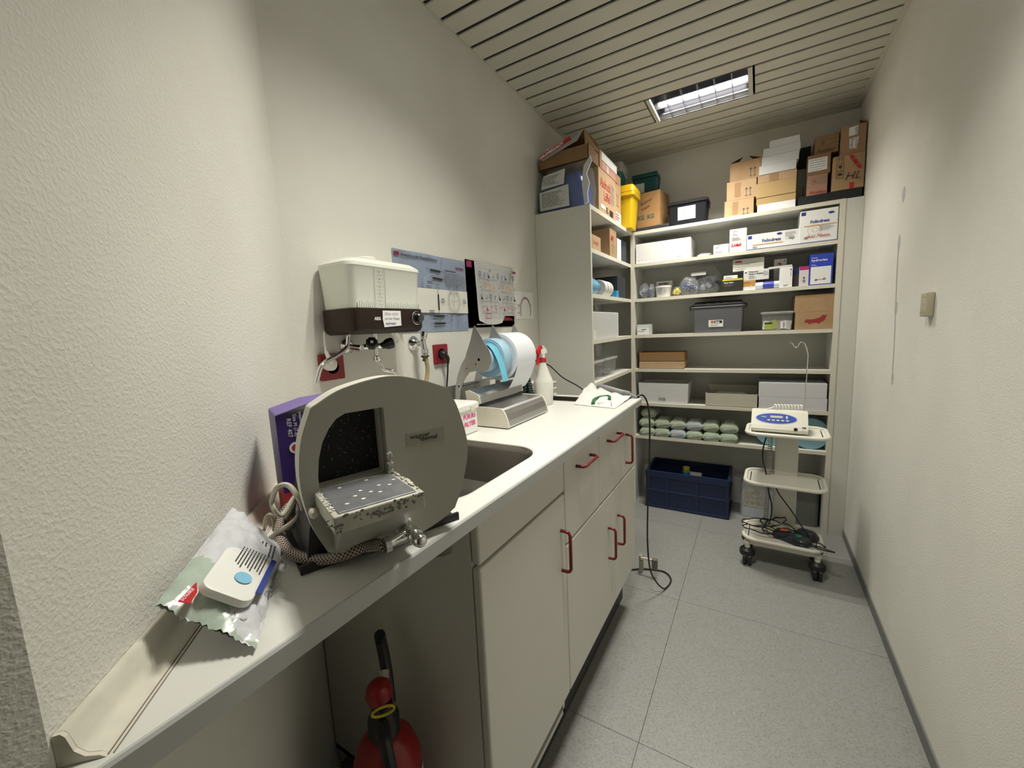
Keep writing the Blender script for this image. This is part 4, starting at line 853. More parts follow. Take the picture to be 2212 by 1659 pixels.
# ================================================================ BOXES ON THE SHELVES
def front(uL, uR, vT, y, zb, um=None, vm=None):
    """world x0, x1, z top of a front face standing at depth y"""
    um = um or (uL + uR) / 2; vm = vm or vT + 15
    return P(uL, vm, 'y', y).x, P(uR, vm, 'y', y).x, P(um, vT, 'y', y).z
def shbox(label, x0, x1, zb, z1, y, dep, m, group=None, cat='box', name='cardboard_box', flaps=None, lid=0, bev=.0015, rz=0):
    cx_, cy_ = (x0 + x1) / 2, y + dep / 2
    t = thing(name, label, cat, (cx_, cy_, zb), rz, group); hw = (x1 - x0) / 2; hd = dep / 2; h = z1 - zb
    obj('box_body', B(-hw, hw, -hd, hd, .0006, h, bev=bev), m, t)
    if lid: obj('box_lid', B(-hw - .0015, hw + .0015, -hd - .0015, hd + .0015, h - lid, h + .0015, bev=bev), m, t)
    return t, hw, hd, h
def fsheet(t, hw, hd, e=.0004):
    M = TM[t.name]; R = M.to_3x3(); return Sheet(t, M @ V((-hw, -hd, 0)), R @ X_, Z_, eps=e)
yf = YS + .012
# shelf 1
Z = ZS[1]
x0, x1, zt_ = front(1373, 1492, 520, yf, Z); t, hw, hd, h = shbox('big white box at the left end of the top inside shelf', x0 + .002, x1, Z, zt_, yf, .255, mat('white_gloss_box', (.84, .84, .83), .4), lid=0)
s = fsheet(t, hw, hd); s.text('medical', hw * 1.5, .016, .014, INKG, wide=.9)
s.ink([circ(.02 + k * .027, .02 + .002 * (k % 2), .004, 6) for k in range(7)], .0008, INKG)
obj('side_seam', B(hw - .001, hw + .0006, -hd + .03, -hd + .032, .002, h - .002), GPAP, t)
x0, x1, zt_ = front(1503, 1537, 541, yf + .02, Z); t = thing('glove_bundle', 'flat crumpled clear bag of white spatulas beside the big white box', 'bag', ((x0 + x1) / 2, yf + .06, Z))
bm = NB()
for k in range(6): box(bm, -.035, .035, -.006, .006, .002 + k * .0035, .0048 + k * .0035, M=Matrix.Rotation(random.uniform(-.35, .35), 4, 'Z') @ Matrix.Translation((random.uniform(-.008, .008), random.uniform(-.02, .02), 0)))
obj('spatulas', bm, WPAP, t, kind='stuff')
def blob(cx, cy, zb, rx, ry, rz_, seed, sub=3, amp=.22, flat=.0):
    bm = NB(); bmesh.ops.create_icosphere(bm, subdivisions=sub, radius=1)
    for v in bm.verts:
        n1 = noise.noise(v.co * 1.6 + V((seed, 0, 0))) * amp + noise.noise(v.co * 4.5 + V((0, seed, 0))) * amp * .45 + abs(noise.noise(v.co * 9 + V((0, 0, seed)))) * amp * .25
        d = v.co * (1 + n1); d.z = max(d.z, -.86); v.co = V((cx + d.x * rx, cy + d.y * ry, zb + (d.z + .86) / 1.86 * 2 * rz_))
    return bm
bm = blob((x0 + x1) / 2, yf + .06, Z + .001, .040, .045, .014, 3.3); obj('bag_film', bm, FILM, t, world=True, smooth=True)
x0, x1, zt_ = front(1541, 1574, 528, yf, Z); t, hw, hd, h = shbox('small white carton left of the stacked pair on the top inside shelf', x0, x1, Z, zt_, yf, .10, WPAP, name='small_carton', cat='carton')
s = fsheet(t, hw, hd); s.ink([[(.018, .053), (.030, .058), (.040, .057)]], .003, INKG, 'logo'); s.lines(.012, .044, .03, 2, .005, .002, INKG); s.lines(.012, .014, .05, 2, .005, .002, INKP)
x0, x1, zt_ = front(1575.5, 1612, 521, yf, Z); t, hw, hd, h = shbox('small white carton with red writing, bottom of the pair on the top inside shelf', x0, x1, Z, zt_, yf, .10, WPAP, name='small_carton', cat='carton')
s = fsheet(t, hw, hd); s.text('Lidak', .010, .036, .028, INKR, shear=.3, bold=.0012, wide=.95, name='handwriting'); s.ink([circ(.045, .012, .006, 3)], .0012, INKG); zc = zt_
x0, x1, zt_ = front(1576, 1613, 494, yf, Z); t, hw, hd, h = shbox('small pale carton on top of the one with red writing', x0, x1, zc, zt_, yf, .09, GPAP, name='small_carton', cat='carton')
s = fsheet(t, hw, hd); s.ink([[(.020, .058), (.030, .063), (.042, .062)]], .003, INKG, 'logo'); s.lines(.018, .048, .03, 3, .006, .002, INKG); s.lines(.015, .022, .06, 4, .005, .002, INKG)
def folio(t, hw, h, big):
    s = fsheet(t, hw, hd); w_ = hw * 2
    s.rect(.0, .0, w_, .006, INKB); s.rect(.006, h - (.026 if big else .026), .028, h - .007, INKB)
    s.text('Foliodress', w_ * (.30 if not big else .28), h * (.44 if not big else .60), .026 if not big else .024, INKB, bold=.0007, wide=.92); s.text('. cap', w_ * (.30 if not big else .28) + .125, h * (.44 if not big else .60), .026 if not big else .024, INKG, wide=.9, bold=.0004)
    o_ = mat('orange_line', (.80, .36, .08), .5); s.rect(w_ * .12, h * (.30 if not big else .52), w_ * (.70 if not big else .97), h * (.30 if not big else .52) + .0035, o_)
    s.poly(circ(w_ * (.63 if not big else .82), h * .86, .014, 14, .006)[:-1], INKB, 'logo'); s.lines(w_ * (.74 if not big else .52), h * (.86 if not big else .48), w_ * (.2 if not big else .40), 5, .006, .002, INKG)
    s.lines(w_ * .12, h * .18, .03, 2, .007, .003, INK)
    if big:
        s.ink([circ(w_ * .40, h * .40, .034, 22, .028), circ(w_ * .40, h * .40, .014, 12)], .0012, OR); s.text('chez Matze', w_ * .15, h * .16, .026, INKR, shear=.4, name='handwriting')
    else: s.ink([rrect(w_ * .27, w_ * .33, h * .06, h * .22, .003)], .001, INKG)
x0, x1, zt_ = front(1613.5, 1726.5, 501, yf, Z); hd = .13; t, hw, hd, h = shbox('long low white carton of surgical caps with orange line', x0, x1, Z, zt_, yf, .26, WPAP, cat='carton', name='cap_carton'); folio(t, hw, h, False)
x0, x1, zt_ = front(1728.5, 1810.5, 452, yf, Z); t, hw, hd, h = shbox('tall white carton of surgical caps with a red handwritten name', x0, x1, Z, zt_, yf - .004, .26, WPAP, cat='carton', name='cap_carton'); folio(t, hw, h, True)
# shelf 2
Z = ZS[2]
def rollbag(label, us, vT, y, mroll, n, rr, group, seed, dep=.07, film=FILM, name='bag_of_rolls', rl='small roll inside'):
    x0, x1, zt_ = front(us[0], us[1], vT, y, Z); cx_ = (x0 + x1) / 2; rx = (x1 - x0) / 2; h = zt_ - Z
    tag(obj(name, blob(cx_, y + dep, Z + .0008, rx, dep, h / 2, seed), film, None, smooth=True), label, 'bag')
    rs = random.Random(seed); cnt = 0
    for k in range(400):
        if cnt >= n: break
        u_, v_, w_ = rs.uniform(-1, 1), rs.uniform(-1, .2), rs.uniform(-1, 1)
        if u_ * u_ + w_ * w_ + (v_ * .6) ** 2 > .72: continue
        px_, py_, pz_ = cx_ + u_ * rx * .85, y + dep + v_ * dep * .8, Z + rr + .004 + (w_ + 1) / 2 * (h - 2 * rr) * .78
        a, b = rs.uniform(0, 3.1), rs.uniform(.3, 1.8); M = Matrix.Rotation(a, 4, 'Z') @ Matrix.Rotation(b, 4, 'X')
        bm = lathe(NB(), [(rr * .45, -rr * .6), (rr, -rr * .6), (rr, rr * .6), (rr * .45, rr * .6), (rr * .45, -rr * .6)], (px_, py_, pz_), n=12, M=M)
        tag(obj('foam_roll', bm, mroll[cnt % len(mroll)], None, smooth=True), rl, 'roll', group); cnt += 1
G1 = mat('roll_grey', (.11, .115, .13), .6); G2 = mat('roll_grey_light', (.26, .28, .33), .6); Bl = mat('roll_blue', (.07, .11, .36), .5); Ye = mat('roll_yellow', (.75, .58, .02), .5)
rollbag('small clear bag of grey rolls in the left corner of the third shelf', (1378, 1401), 611, yf + .01, [G2, G1], 9, .014, 'rolls in the left corner bag', 11, rl='pale grey roll in the small bag in the left corner', dep=.045)
rollbag('narrow clear bag of blue rings left of the white tub', (1399, 1413), 612, yf, [Bl, G2], 7, .009, 'rings in the narrow blue bag', 14, rl='small blue ring in the narrow bag by the white tub', dep=.035)
rollbag('small clear bag of yellow rings right of the white tub', (1450, 1472), 618, yf + .02, [Ye], 9, .011, 'yellow rings in the small bag', 17, rl='yellow ring in the bag right of the white tub', dep=.04)
rollbag('clear bag of blue and grey rings in front of the large bag', (1464, 1508), 597, yf - .002, [Bl, G2, G1], 18, .013, 'rings in the front clear bag', 21, rl='blue or grey ring in the front clear bag', dep=.05)
rollbag('large clear bag of dark grey rolls, the biggest bag on the shelf', (1482, 1562), 575, yf + .045, [G1, G2, G1], 26, .020, 'rolls in the large clear bag', 29, rl='dark grey roll inside the large clear bag', dep=.07)
x0, x1, zt_ = front(1493, 1525, 588, yf + .04, Z); tag(obj('bag_label', B(x0, x1, yf + .034, yf + .0355, zt_ - .022, zt_, M=Matrix()), WPAP, None), 'white paper label stuck on the large clear bag', 'label')
x0, x1, zt_ = front(1413, 1448, 617, yf, Z); t = thing('plastic_tub', 'round white tub with printed label between the small bags', 'tub', ((x0 + x1) / 2, yf + .05, Z)); r = (x1 - x0) / 2
obj('tub_body', lathe(NB(), [(r * .80, .001), (r * .84, .006), (r * .95, zt_ - Z - .012), (r * .97, zt_ - Z - .01)], (0, 0, 0), n=28), WHT, t, smooth=True); obj('tub_lid', lathe(NB(), [(r, zt_ - Z - .012), (r, zt_ - Z - .001), (r * .93, zt_ - Z), (0, zt_ - Z)], (0, 0, 0), n=28), WHT, t, smooth=True)
s = Sheet(t, TM[t.name] @ V((-r * .6, -r * .95, .008)), X_, Z_); s.lines(.0, .055, .035, 6, .0085, .003, INKG); s.lines(.045, .035, .022, 2, .010, .003, INKG)
x0, x1, zt_ = front(1417, 1452, 607, yf + .12, Z); t, hw, hd, h = shbox('small white carton with black lettering behind the white tub', x0, x1, Z, zt_, yf + .13, .06, GPAP, cat='carton', name='small_carton')
s = fsheet(t, hw, hd); s.text('BOXEN', .018, h - .026, .020, INK, bold=.001)
x0, x1, zt_ = front(1560.5, 1604, 602, yf, Z); t, hw, hd, h = shbox('dark grey carton with a yellow band next to the large bag', x0, x1, Z, zt_, yf, .12, mat('dark_carton', (.035, .033, .030), .4), cat='carton', name='small_carton')
s = fsheet(t, hw, hd); s.rect(0, h - .012, hw * 2, h - .001, mat('yellow_band', (.65, .55, .03), .5)); s.text('Penta Matic', .008, h - .028, .012, INKW, bold=.0003); s.lines(.012, h - .036, .07, 3, .006, .0018, INKG); zc = zt_
x0, x1, _ = front(1562, 1592, 592, yf, zc); t, hw, hd, h = shbox('flat small white carton lying on the dark grey carton', x0, x1, zc, zc + .022, yf + .008, .09, WPAP, cat='carton', name='small_carton', rz=.06)
s = fsheet(t, hw, hd); s.lines(.01, .012, .05, 2, .005, .002, INKG)
x0, x1, zt_ = front(1605, 1632, 606, yf + .01, Z); t, hw, hd, h = shbox('orange and grey carton under the cement carton', x0, x1, Z, zt_, yf + .012, .12, mat('orange_carton', (.50, .28, .08), .5), cat='carton', name='small_carton')
s = fsheet(t, hw, hd); s.rect(0, 0, hw * 2, h * .38, GPAP); s.lines(.008, h * .75, .04, 1, .005, .004, INKR); zc = zt_
x0, x1, zt_ = front(1606, 1661, 582, yf + .01, Z); t, hw, hd, h = shbox('pale grey carton with small black print resting on the orange one', x0, x1, zc, zt_, yf + .014, .12, GPAP, cat='carton', name='small_carton')
s = fsheet(t, hw, hd); s.rect(.008, h - .018, .018, h - .011, INK, 'logo'); s.text('Temporary', .028, h - .016, .012, INK, bold=.0003); s.text('Temp to Replace', .028, h - .029, .012, INK, bold=.0003); s.lines(.03, h - .037, .045, 4, .006, .002, INKG); s.lines(.11, h - .018, .03, 3, .01, .003, INKG); zc2 = zt_
# support for the lower right end of that carton: plain carton behind
x0b, x1b, _ = front(1634, 1668, 606, yf + .08, Z); t, hw, hd, h = shbox('plain brown grey carton hidden behind the lying tube', x0b, x1b, Z, zc, yf + .075, .10, KRD, cat='carton', name='small_carton')
x0, x1, zt_ = front(1583, 1650.5, 558, yf + .01, Z); t, hw, hd, h = shbox('long cream carton with a red logo on top of the carton stack', x0, x1, zc2, zt_, yf + .018, .12, BEIGE if 0 else mat('cream_carton', (.72, .71, .64), .5), cat='carton', name='small_carton')
s = fsheet(t, hw, hd); s.poly(rrect(.012, .052, h - .020, h - .010, .004), INKR, 'logo'); s.text('ProEc Needle Bags', .014, h - .036, .012, INKG, wide=.9); s.lines(.014, .012, .07, 1, .005, .002, INKG); s.lines(.10, h - .030, .035, 1, .005, .003, INKG)
a, b = P(1630, 618, 'y', yf + .02), P(1688, 615, 'y', yf + .02); t = thing('lying_tube', 'clear cylindrical cartridge with a blue label lying on the shelf', 'cartridge', (a.x, yf + .02, Z)); rr = .023
obj('barrel', lathe(NB(), [(rr * .9, a.x + .004), (rr, a.x + .008), (rr, b.x), (rr * .9, b.x + .003)], (0, yf + .026, Z + rr + .001), 'x', 24), mat('cartridge_white', (.68, .74, .80), .15), t, world=True, smooth=True)
obj('label', lathe(NB(), [(rr + .0003, a.x + .045), (rr + .0005, a.x + .046), (rr + .0005, a.x + .105)], (0, yf + .026, Z + rr + .001), 'x', 24), mat('label_blue', (.05, .07, .45), .4), t, world=True, smooth=True)
bm = NB(); lathe(bm, [(.016, a.x - .022), (.016, a.x - .019), (.010, a.x - .018), (.010, a.x + .004)], (0, yf + .026, Z + rr + .001), 'x', 16); obj('plunger', bm, MC['cartridge_white'], t, world=True, smooth=True)
x0, x1, zt_ = front(1672, 1699, 559, yf + .09, Z); t, hw, hd, h = shbox('tall white carton with a red swoosh behind the flip-top carton', x0, x1, Z, zt_, yf + .10, .06, mat('white_carton_dim', (.66, .64, .60), .5), cat='carton', name='small_carton')
s = fsheet(t, hw, hd); s.poly([(.012, h - .03), (.034, h - .022), (.042, h - .034), (.028, h - .046), (.034, h - .034)], INKR, 'logo'); s.rect(hw * 2 - .012, h - .018, hw * 2 - .007, h - .010, INK)
x0, x1, zt_ = front(1684, 1712, 577, yf, Z); t, hw, hd, h = shbox('tall white carton with its lid flap folded open to the left', x0, x1, Z, zt_, yf, .07, WPAP, cat='carton', name='small_carton')
s = fsheet(t, hw, hd); s.rect(hw * 2 - .011, h - .022, hw * 2 - .006, h - .012, INK); s.text('Tempofit', hw * 2 - .011, h - .026, .008, INKG, rot=-math.pi / 2); s.lines(.022, .014, .03, 2, .006, .003, INKG)
obj('open_flap', B(-hw - .055, hw, -hd, -hd + .05, h + .0005, h + .012, M=Matrix.Rotation(-.03, 4, 'Y')), GPAP, t)
x0, x1, zt_ = front(1713.5, 1727, 580, yf + .03, Z); t = thing('jar', 'dark jar with a dark blue lid between the white and pink cartons', 'jar', ((x0 + x1) / 2 + .002, yf + .05, Z)); r = .026
obj('jar_body', lathe(NB(), [(r, .001), (r, (zt_ - Z) * .68)], (0, 0, 0), n=24), mat('jar_brown', (.06, .05, .05), .3), t, smooth=True); obj('jar_lid', lathe(NB(), [(r * 1.05, (zt_ - Z) * .68), (r * 1.05, (zt_ - Z) * .97), (r * .9, zt_ - Z), (0, zt_ - Z)], (0, 0, 0), n=24), mat('lid_navy', (.01, .02, .09), .35), t, smooth=True)
x0, x1, zt_ = front(1727, 1747.5, 575, yf, Z); t, hw, hd, h = shbox('narrow white carton with a magenta top band beside the blue carton', x0, x1, Z, zt_, yf, .07, mat('pale_pink_carton', (.72, .66, .68), .45), cat='carton', name='small_carton')
s = fsheet(t, hw, hd); s.rect(0, h - .022, hw * 2, h, mat('magenta', (.42, .03, .16), .5)); s.ink([[(hw, .02), (hw, .055)], circ(hw, .03, .006, 8), circ(hw, .05, .004, 8)], .003, INKG)
x0, x1, zt_ = front(1749.5, 1800, 548, yf, Z); t, hw, hd, h = shbox('tall bright blue and white carton at the right end of the third shelf', x0, x1, Z, zt_, yf - .002, .10, mat('royal_blue', (.03, .06, .50), .4), cat='carton', name='small_carton')
s = fsheet(t, hw, hd); s.text('Panasil', .008, h - .024, .011, INKW); s.text('hydrorise', .008, h - .042, .021, INKW, bold=.0003, wide=.95); s.lines(.008, h - .062, .03, 2, .006, .002, INKW); s.rect(.006, .006, hw * 2 - .008, h - .074, WPAP); s.ink([[(.030, .030), (.078, .032)], circ(.034, .030, .005, 8), circ(.074, .034, .005, 8)], .0035, INKG)
# shelf 3
Z = ZS[3]
x0, x1, zt_ = front(1375, 1404, 701, yf, Z); t, hw, hd, h = shbox('small open grey box with printed label at the left end of the fourth shelf', x0 + .002, x1, Z, zt_, yf, .10, GPAP, name='small_carton', cat='carton')
s = fsheet(t, hw, hd); s.rect(.004, .004, hw * 2 - .006, h * .62, WPAP, 'label'); s.rect(.035, h * .48, .068, h * .55, INK); s.lines(.02, h * .36, .04, 2, .006, .002, INKG); s.ink([circ(.014, h * .34, .005, 8)], .0012, INKG); s.ink([[(.0015, .0), (.0015, h - .002), (hw * 2 - .0015, h - .002), (hw * 2 - .0015, 0)]], .0016, INKG)
def tub(label, x0, x1, zb, z1, y, dep, m, ml, name, cat, taper=.9, rim=.006, lidh=.012, lidshape=None, over=.004, clips=True):
    t = thing(name, label, cat, ((x0 + x1) / 2, y + dep / 2, zb)); hw = (x1 - x0) / 2; hd = dep / 2; h = z1 - zb
    bm = NB(); secs = [(rrect(-hw * taper, hw * taper, -hd * taper, hd * taper, .012, 3), .0008), (rrect(-hw, hw, -hd, hd, .014, 3), h - lidh)]
    R = [[bm.verts.new((p[0], p[1], z)) for p in L] for L, z in secs]; n = len(R[0])
    for k in range(n): bm.faces.new((R[0][k], R[0][(k + 1) % n], R[1][(k + 1) % n], R[1][k]))
    bm.faces.new(R[0][::-1]); bmesh.ops.solidify(bm, geom=bm.faces[:], thickness=.002); obj('tub_body', bm, m, t, smooth=True)
    bm = NB(); holed(bm, rrect(-hw - over, hw + over, -hd - over, hd + over, .016, 3), [rrect(-hw + .002, hw - .002, -hd + .002, hd - .002, .012, 3)], h - lidh - rim, h - lidh, XY); obj('rim', bm, m, t)
    return t, hw, hd, h
x0, x1, zt_ = front(1496, 1606, 651, yf, Z, um=1555, vm=675); t, hw, hd, h = tub('grey plastic storage bin with a black ribbed lid and a clinic sticker', x0, x1, Z, zt_ + .004, yf, .22, mat('bin_grey', (.27, .27, .29), .45), BLK, 'storage_bin', 'storage bin', taper=.93, lidh=.032)
obj('bin_lid', loft(NB(), [(rrect(-hw - .004, hw + .004, -hd - .004, hd + .004, .014, 3), h - .032), (rrect(-hw - .004, hw + .004, -hd - .004, hd + .004, .014, 3), h - .022), (rrect(-hw + .012, hw - .012, -hd + .025, hd - .012, .012, 3), h)], Z3), BLK, t)
for k in range(5): obj('lid_rib', B(-hw + .03 + k * .052, -hw + .062 + k * .052, -hd + .006, -hd + .018, h - .020, h - .006, bev=.003), BLK, t)
for sx_ in (-1, 1): obj('clip', T([(sx_ * (hw + .002), -hd + .02, h - .024), (sx_ * (hw + .018), -hd + .02, h - .030), (sx_ * (hw + .012), -hd + .02, h - .055)], .0035), BLK, t)
s = Sheet(t, TM[t.name] @ V((-.052, -hd * .962, .038)), X_, V((0, -.035, 1))); s.rect(0, 0, .088, .046, WPAP, 'sticker'); s.poly(circ(.022, .033, .010, 14)[:-1], mat('ball_orange', (.55, .16, .05), .5), 'logo'); s.rect(.034, .024, .082, .042, INK, 'logo'); s.text('Bolz', .040, .027, .015, INKW, bold=.0008, name='logo'); s.lines(.012, .014, .06, 2, .007, .002, INKG)
x0, x1, zt_ = front(1645, 1713, 676, yf, Z, um=1680); t, hw, hd, h = tub('clear plastic tub of mixed white packets beside the brown cartons', x0, x1, Z, zt_ + .006, yf, .15, CLR, CLR2, 'clear_tub', 'tub', taper=.93, lidh=.006)
obj('tub_lid', loft(NB(), [(rrect(-hw - .006, hw + .006, -hd - .006, hd + .006, .014, 3), h - .006), (rrect(-hw - .006, hw + .006, -hd - .006, hd + .006, .014, 3), h + .001), (rrect(-hw + .006, hw - .006, -hd + .006, hd - .006, .012, 3), h + .003)], Z3), CLR2, t)
cols = [WPAP, mat('packet_green', (.40, .48, .05), .5), mat('packet_pink', (.55, .38, .38), .5), GPAP, WPAP]
for k in range(8):
    a = random.uniform(-.5, .5); M = TM[t.name] @ Matrix.Translation((-hw * .62 + (k % 4) * hw * .42, -hd * .55 + (k // 4) * .05, .03 + random.uniform(0, .006))) @ Matrix.Rotation(a * .6, 4, 'Y') @ Matrix.Rotation(random.uniform(-.3, .3), 4, 'Z')
    tag(obj('small_packet', B(-.024, .024, -.004, .004, -.024, .03, bev=.002, M=M), cols[k % 5], None), 'small flat packet inside the clear tub by the brown cartons', 'packet', 'packets in the clear tub')
s = Sheet(t, TM[t.name] @ V((-hw * .78, -hd * .955, .012)), X_, V((0, -.06, 1))); s.rect(.0, .030, .040, .040, INK); s.rect(.0, .0, .040, .030, cols[1]); s.rect(.085, .002, .115, .045, WPAP); s.ink([[(.100, .006), (.100, .040)], [(.105, .008), (.105, .038)]], .003, INK)
x0, x1, zt_ = front(1717, 1803, 674, yf, Z); t, hw, hd, h = shbox('brown carton with a red animal shaped mark, lower of the pair', x0 + .002, x1, Z, zt_, yf, .25, KRA)
s = fsheet(t, hw, hd); s.poly([(.045, .045), (.055, .062), (.075, .060), (.10, .062), (.125, .072), (.135, .085), (.150, .082), (.158, .088), (.150, .064), (.145, .052), (.125, .040), (.118, .030), (.112, .040), (.080, .038), (.072, .028), (.066, .040)], mat('red_dark_print', (.30, .03, .02), .7)); zc = zt_
x0, x1, zt_ = front(1716.5, 1804, 637, yf, Z); t, hw, hd, h = shbox('plain brown carton, upper of the pair on the fourth shelf', x0 + .002, x1, zc, zt_, yf + .002, .25, KRA)
obj('lid_flap', B(-hw, hw * .96, -hd, hd, h + .0005, h + .004), KRD, t)
# shelf 4
Z = ZS[4]
def tray(label, x0, x1, zb, z1, y, dep, m, name='open_tray', cat='tray', th=.003, flare=0):
    t = thing(name, label, cat, ((x0 + x1) / 2, y + dep / 2, zb)); hw = (x1 - x0) / 2; hd = dep / 2; h = z1 - zb
    obj('bottom', B(-hw + flare, hw - flare, -hd + flare, hd - flare, .0006, .004), m, t)
    for nm, a, b, c, d in (('front_panel', -hw, hw, -hd, -hd + th), ('rear_panel', -hw, hw, hd - th, hd), ('side_panel', -hw, -hw + th, -hd + th, hd - th), ('side_panel', hw - th, hw, -hd + th, hd - th)):
        bm = B(a, b, c, d, .001, h)
        if flare:
            for v in bm.verts:
                if v.co.z < h / 2: v.co.x *= (hw - flare) / hw; v.co.y *= (hd - flare * .5) / hd
        obj(nm, bm, m, t)
    return t, hw, hd, h
x0, x1, zt_ = front(1381, 1477, 781, yf, Z, vm=785); t, hw, hd, h = tray('shallow light brown tray under the darker one on the fifth shelf', x0, x1, Z, zt_, yf, .16, KRL)
zc = zt_; x0, x1, zt_ = front(1381, 1477.5, 761, yf, Z, vm=770); t, hw, hd, h = tray('dark brown open tray standing on the lighter tray', x0, x1, zc - .001 + .001, zt_, yf + .002, .16, mat('tray_brown', (.27, .15, .06), .8, var=.05))
# shelf 5
Z = ZS[5]
x0, x1, zt_ = front(1379, 1487, 828, yf, Z, vm=832); t, hw, hd, h = tray('white card bin marked WB holding white boxes', x0, x1, Z, zt_, yf, .20, GPAP, name='card_bin', cat='bin', flare=.008, th=.002)
s = fsheet(t, hw, hd); s.text('WB', hw * .82, .020, .034, INK, wide=.95, bold=-.0002, name='handwriting')
xa, xb, za = front(1403, 1476, 813, yf + .06, Z); zi = Z + .09
for k, (da, zz) in enumerate(((0, zi), (.004, zi + .021))):
    tt, hw2, hd2, h2 = shbox(('lower' if k == 0 else 'upper') + ' flat white carton lying in the white card bin', xa + da, xb - da * .3, zz, zz + .020, yf + .05 + da, .10, WPAP, name='flat_carton', cat='carton'); q_ = fsheet(tt, hw2, hd2); q_.lines(.02, .009, .04, 1, .005, .002, INK)
tag(obj('flat_carton', B(xa + .01, xb - .02, yf + .06, yf + .14, Z + .005, zi - .001), GPAP, None), 'white carton at the bottom of the card bin marked WB', 'carton')
tag(obj('tissue_wad', blob((x0 + xa) / 2 + .02, yf + .1, Z + .08, .03, .03, .025, 5), WPAP, None, smooth=True), 'small wad of white tissue in the left of the card bin', 'tissue')
x0, x1, zt_ = front(1523.5, 1636, 851, yf - .02, Z, vm=858); t, hw, hd, h = tray('beige open tray with packed white pads in the middle of the sixth shelf', x0, x1, Z, zt_ - .002, yf - .004, .20, BEIGE, th=.003)
obj('raised_back', B(-hw, hw, hd - .004, hd, h, h + .035), BEIGE, t)
for k in range(3):
    tag(obj('pad_pack', blob((x0 + x1) / 2 - .055 + k * .052, yf + .09, Z + .02, .062, .06, .036, 40 + k, amp=.1), mat('pad_white', (.60, .60, .55), .6), None, smooth=True), ['left', 'middle', 'right'][k] + ' white wrapped pad pack in the beige tray', 'pad pack', 'pad packs in the beige tray')
for k, (vt, zb_) in enumerate(((861, Z), (829, None))):
    x0, x1, zt_ = front(1638, 1788, vt, yf - .03, Z, um=1713)
    if k == 0: zc = zt_
    else: zb_ = zc
    t, hw, hd, h = shbox(('lower' if k == 0 else 'upper') + ' wide pale grey box of the stack at the right end of the sixth shelf', x0 + .002, x1, zb_ , zt_, yf - .006, .26, mat('cool_white_card', (.68, .68, .72), .6), name='archive_box')
    if k: obj('box_lid', B(-hw + .004, hw - .004, -hd + .002, hd - .01, h, h + .004, M=Matrix()), mat('lid_card', (.60, .61, .66), .6), t)
# shelf 6 wet wipe packs
Z = ZS[6]
PG = mat('pack_green', (.36, .44, .31), .3, spec=.6, bump=(60, .5, .003)); PBl = mat('pack_blue', (.38, .44, .52), .3, spec=.6, bump=(60, .5, .003)); PWh = mat('pack_white', (.56, .58, .53), .3, bump=(60, .5, .003))
def pack(cx_, y, zb, k, lab, upper):
    t = thing('wipe_pack', lab, 'wipes pack', (cx_, y + .075, zb), random.uniform(-.05, .05), 'wet wipe packs on the low shelf')
    bm = loft(NB(), [(rrect(-.044, .044, -.075, .075, .012, 2), .001), (rrect(-.058, .058, -.082, .082, .010, 2), .020), (rrect(-.057, .057, -.082, .082, .010, 2), .038), (rrect(-.042, .042, -.070, .070, .012, 2), .060)], Z3)
    for v in bm.verts: v.co += V((noise.noise(v.co * 30 + V((k, 0, 0))), noise.noise(v.co * 30 + V((0, k, 0))), noise.noise(v.co * 25 + V((0, 0, k))) * .6)) * .004; v.co.z = max(v.co.z, .0008)
    obj('film', bm, PBl if k % 4 == 2 else PG, t, smooth=True)
    bm = NB(); prism(bm, [(-.040, .016), (.044, .034), (.030, .046), (-.03, .040)], -.0835, -.0815, XZ); obj('printed_band', bm, PWh, t)
    obj('label', B(-.030, .030, -.062, .045, .0595, .0660, bev=.002), PWh, t)
xs_ = [P(u, 935, 'y', yf).x for u in (1398, 1430, 1464, 1499, 1536, 1574)]; dd = ['left end', 'second from the left', 'third from the left', 'fourth from the left', 'fifth from the left', 'right end']
for k in range(6):
    pack(xs_[k], yf - .004, Z, k, 'wet wipe pack in the bottom row, ' + dd[k], 0)
    pack(xs_[k] - .004 + .003 * (k % 2), yf + .006, Z + .067, k + 7, 'wet wipe pack in the upper row, ' + dd[k], 1)
pack(xs_[0] + .006, yf + .03, Z + .134, 21, 'wet wipe pack lying highest, on the left end of the upper row', 1)
for k, (u, lab) in enumerate(((1668, 'left'), (1750, 'right'))):
    c = P(u, 950, 'y', yf + .02); t = thing('film_roll', lab + ' large blue film roll standing on the lowest shelf behind the trolley', 'film roll', (c.x, yf + .05, Z), 0)
    obj('wound_film', lathe(NB(), [(.02, 0), (.098, 0), (.100, .002), (.100, .05), (.02, .05)], (0, -.03, .101), 'y', 40), CYANL if 0 else mat('blue_disc', (.20, .38, .46), .5), t, smooth=True)
    obj('core', lathe(NB(), [(.010, -.001), (.02, -.001), (.02, .051), (.010, .051)], (0, -.03, .101), 'y', 20), INKG, t)
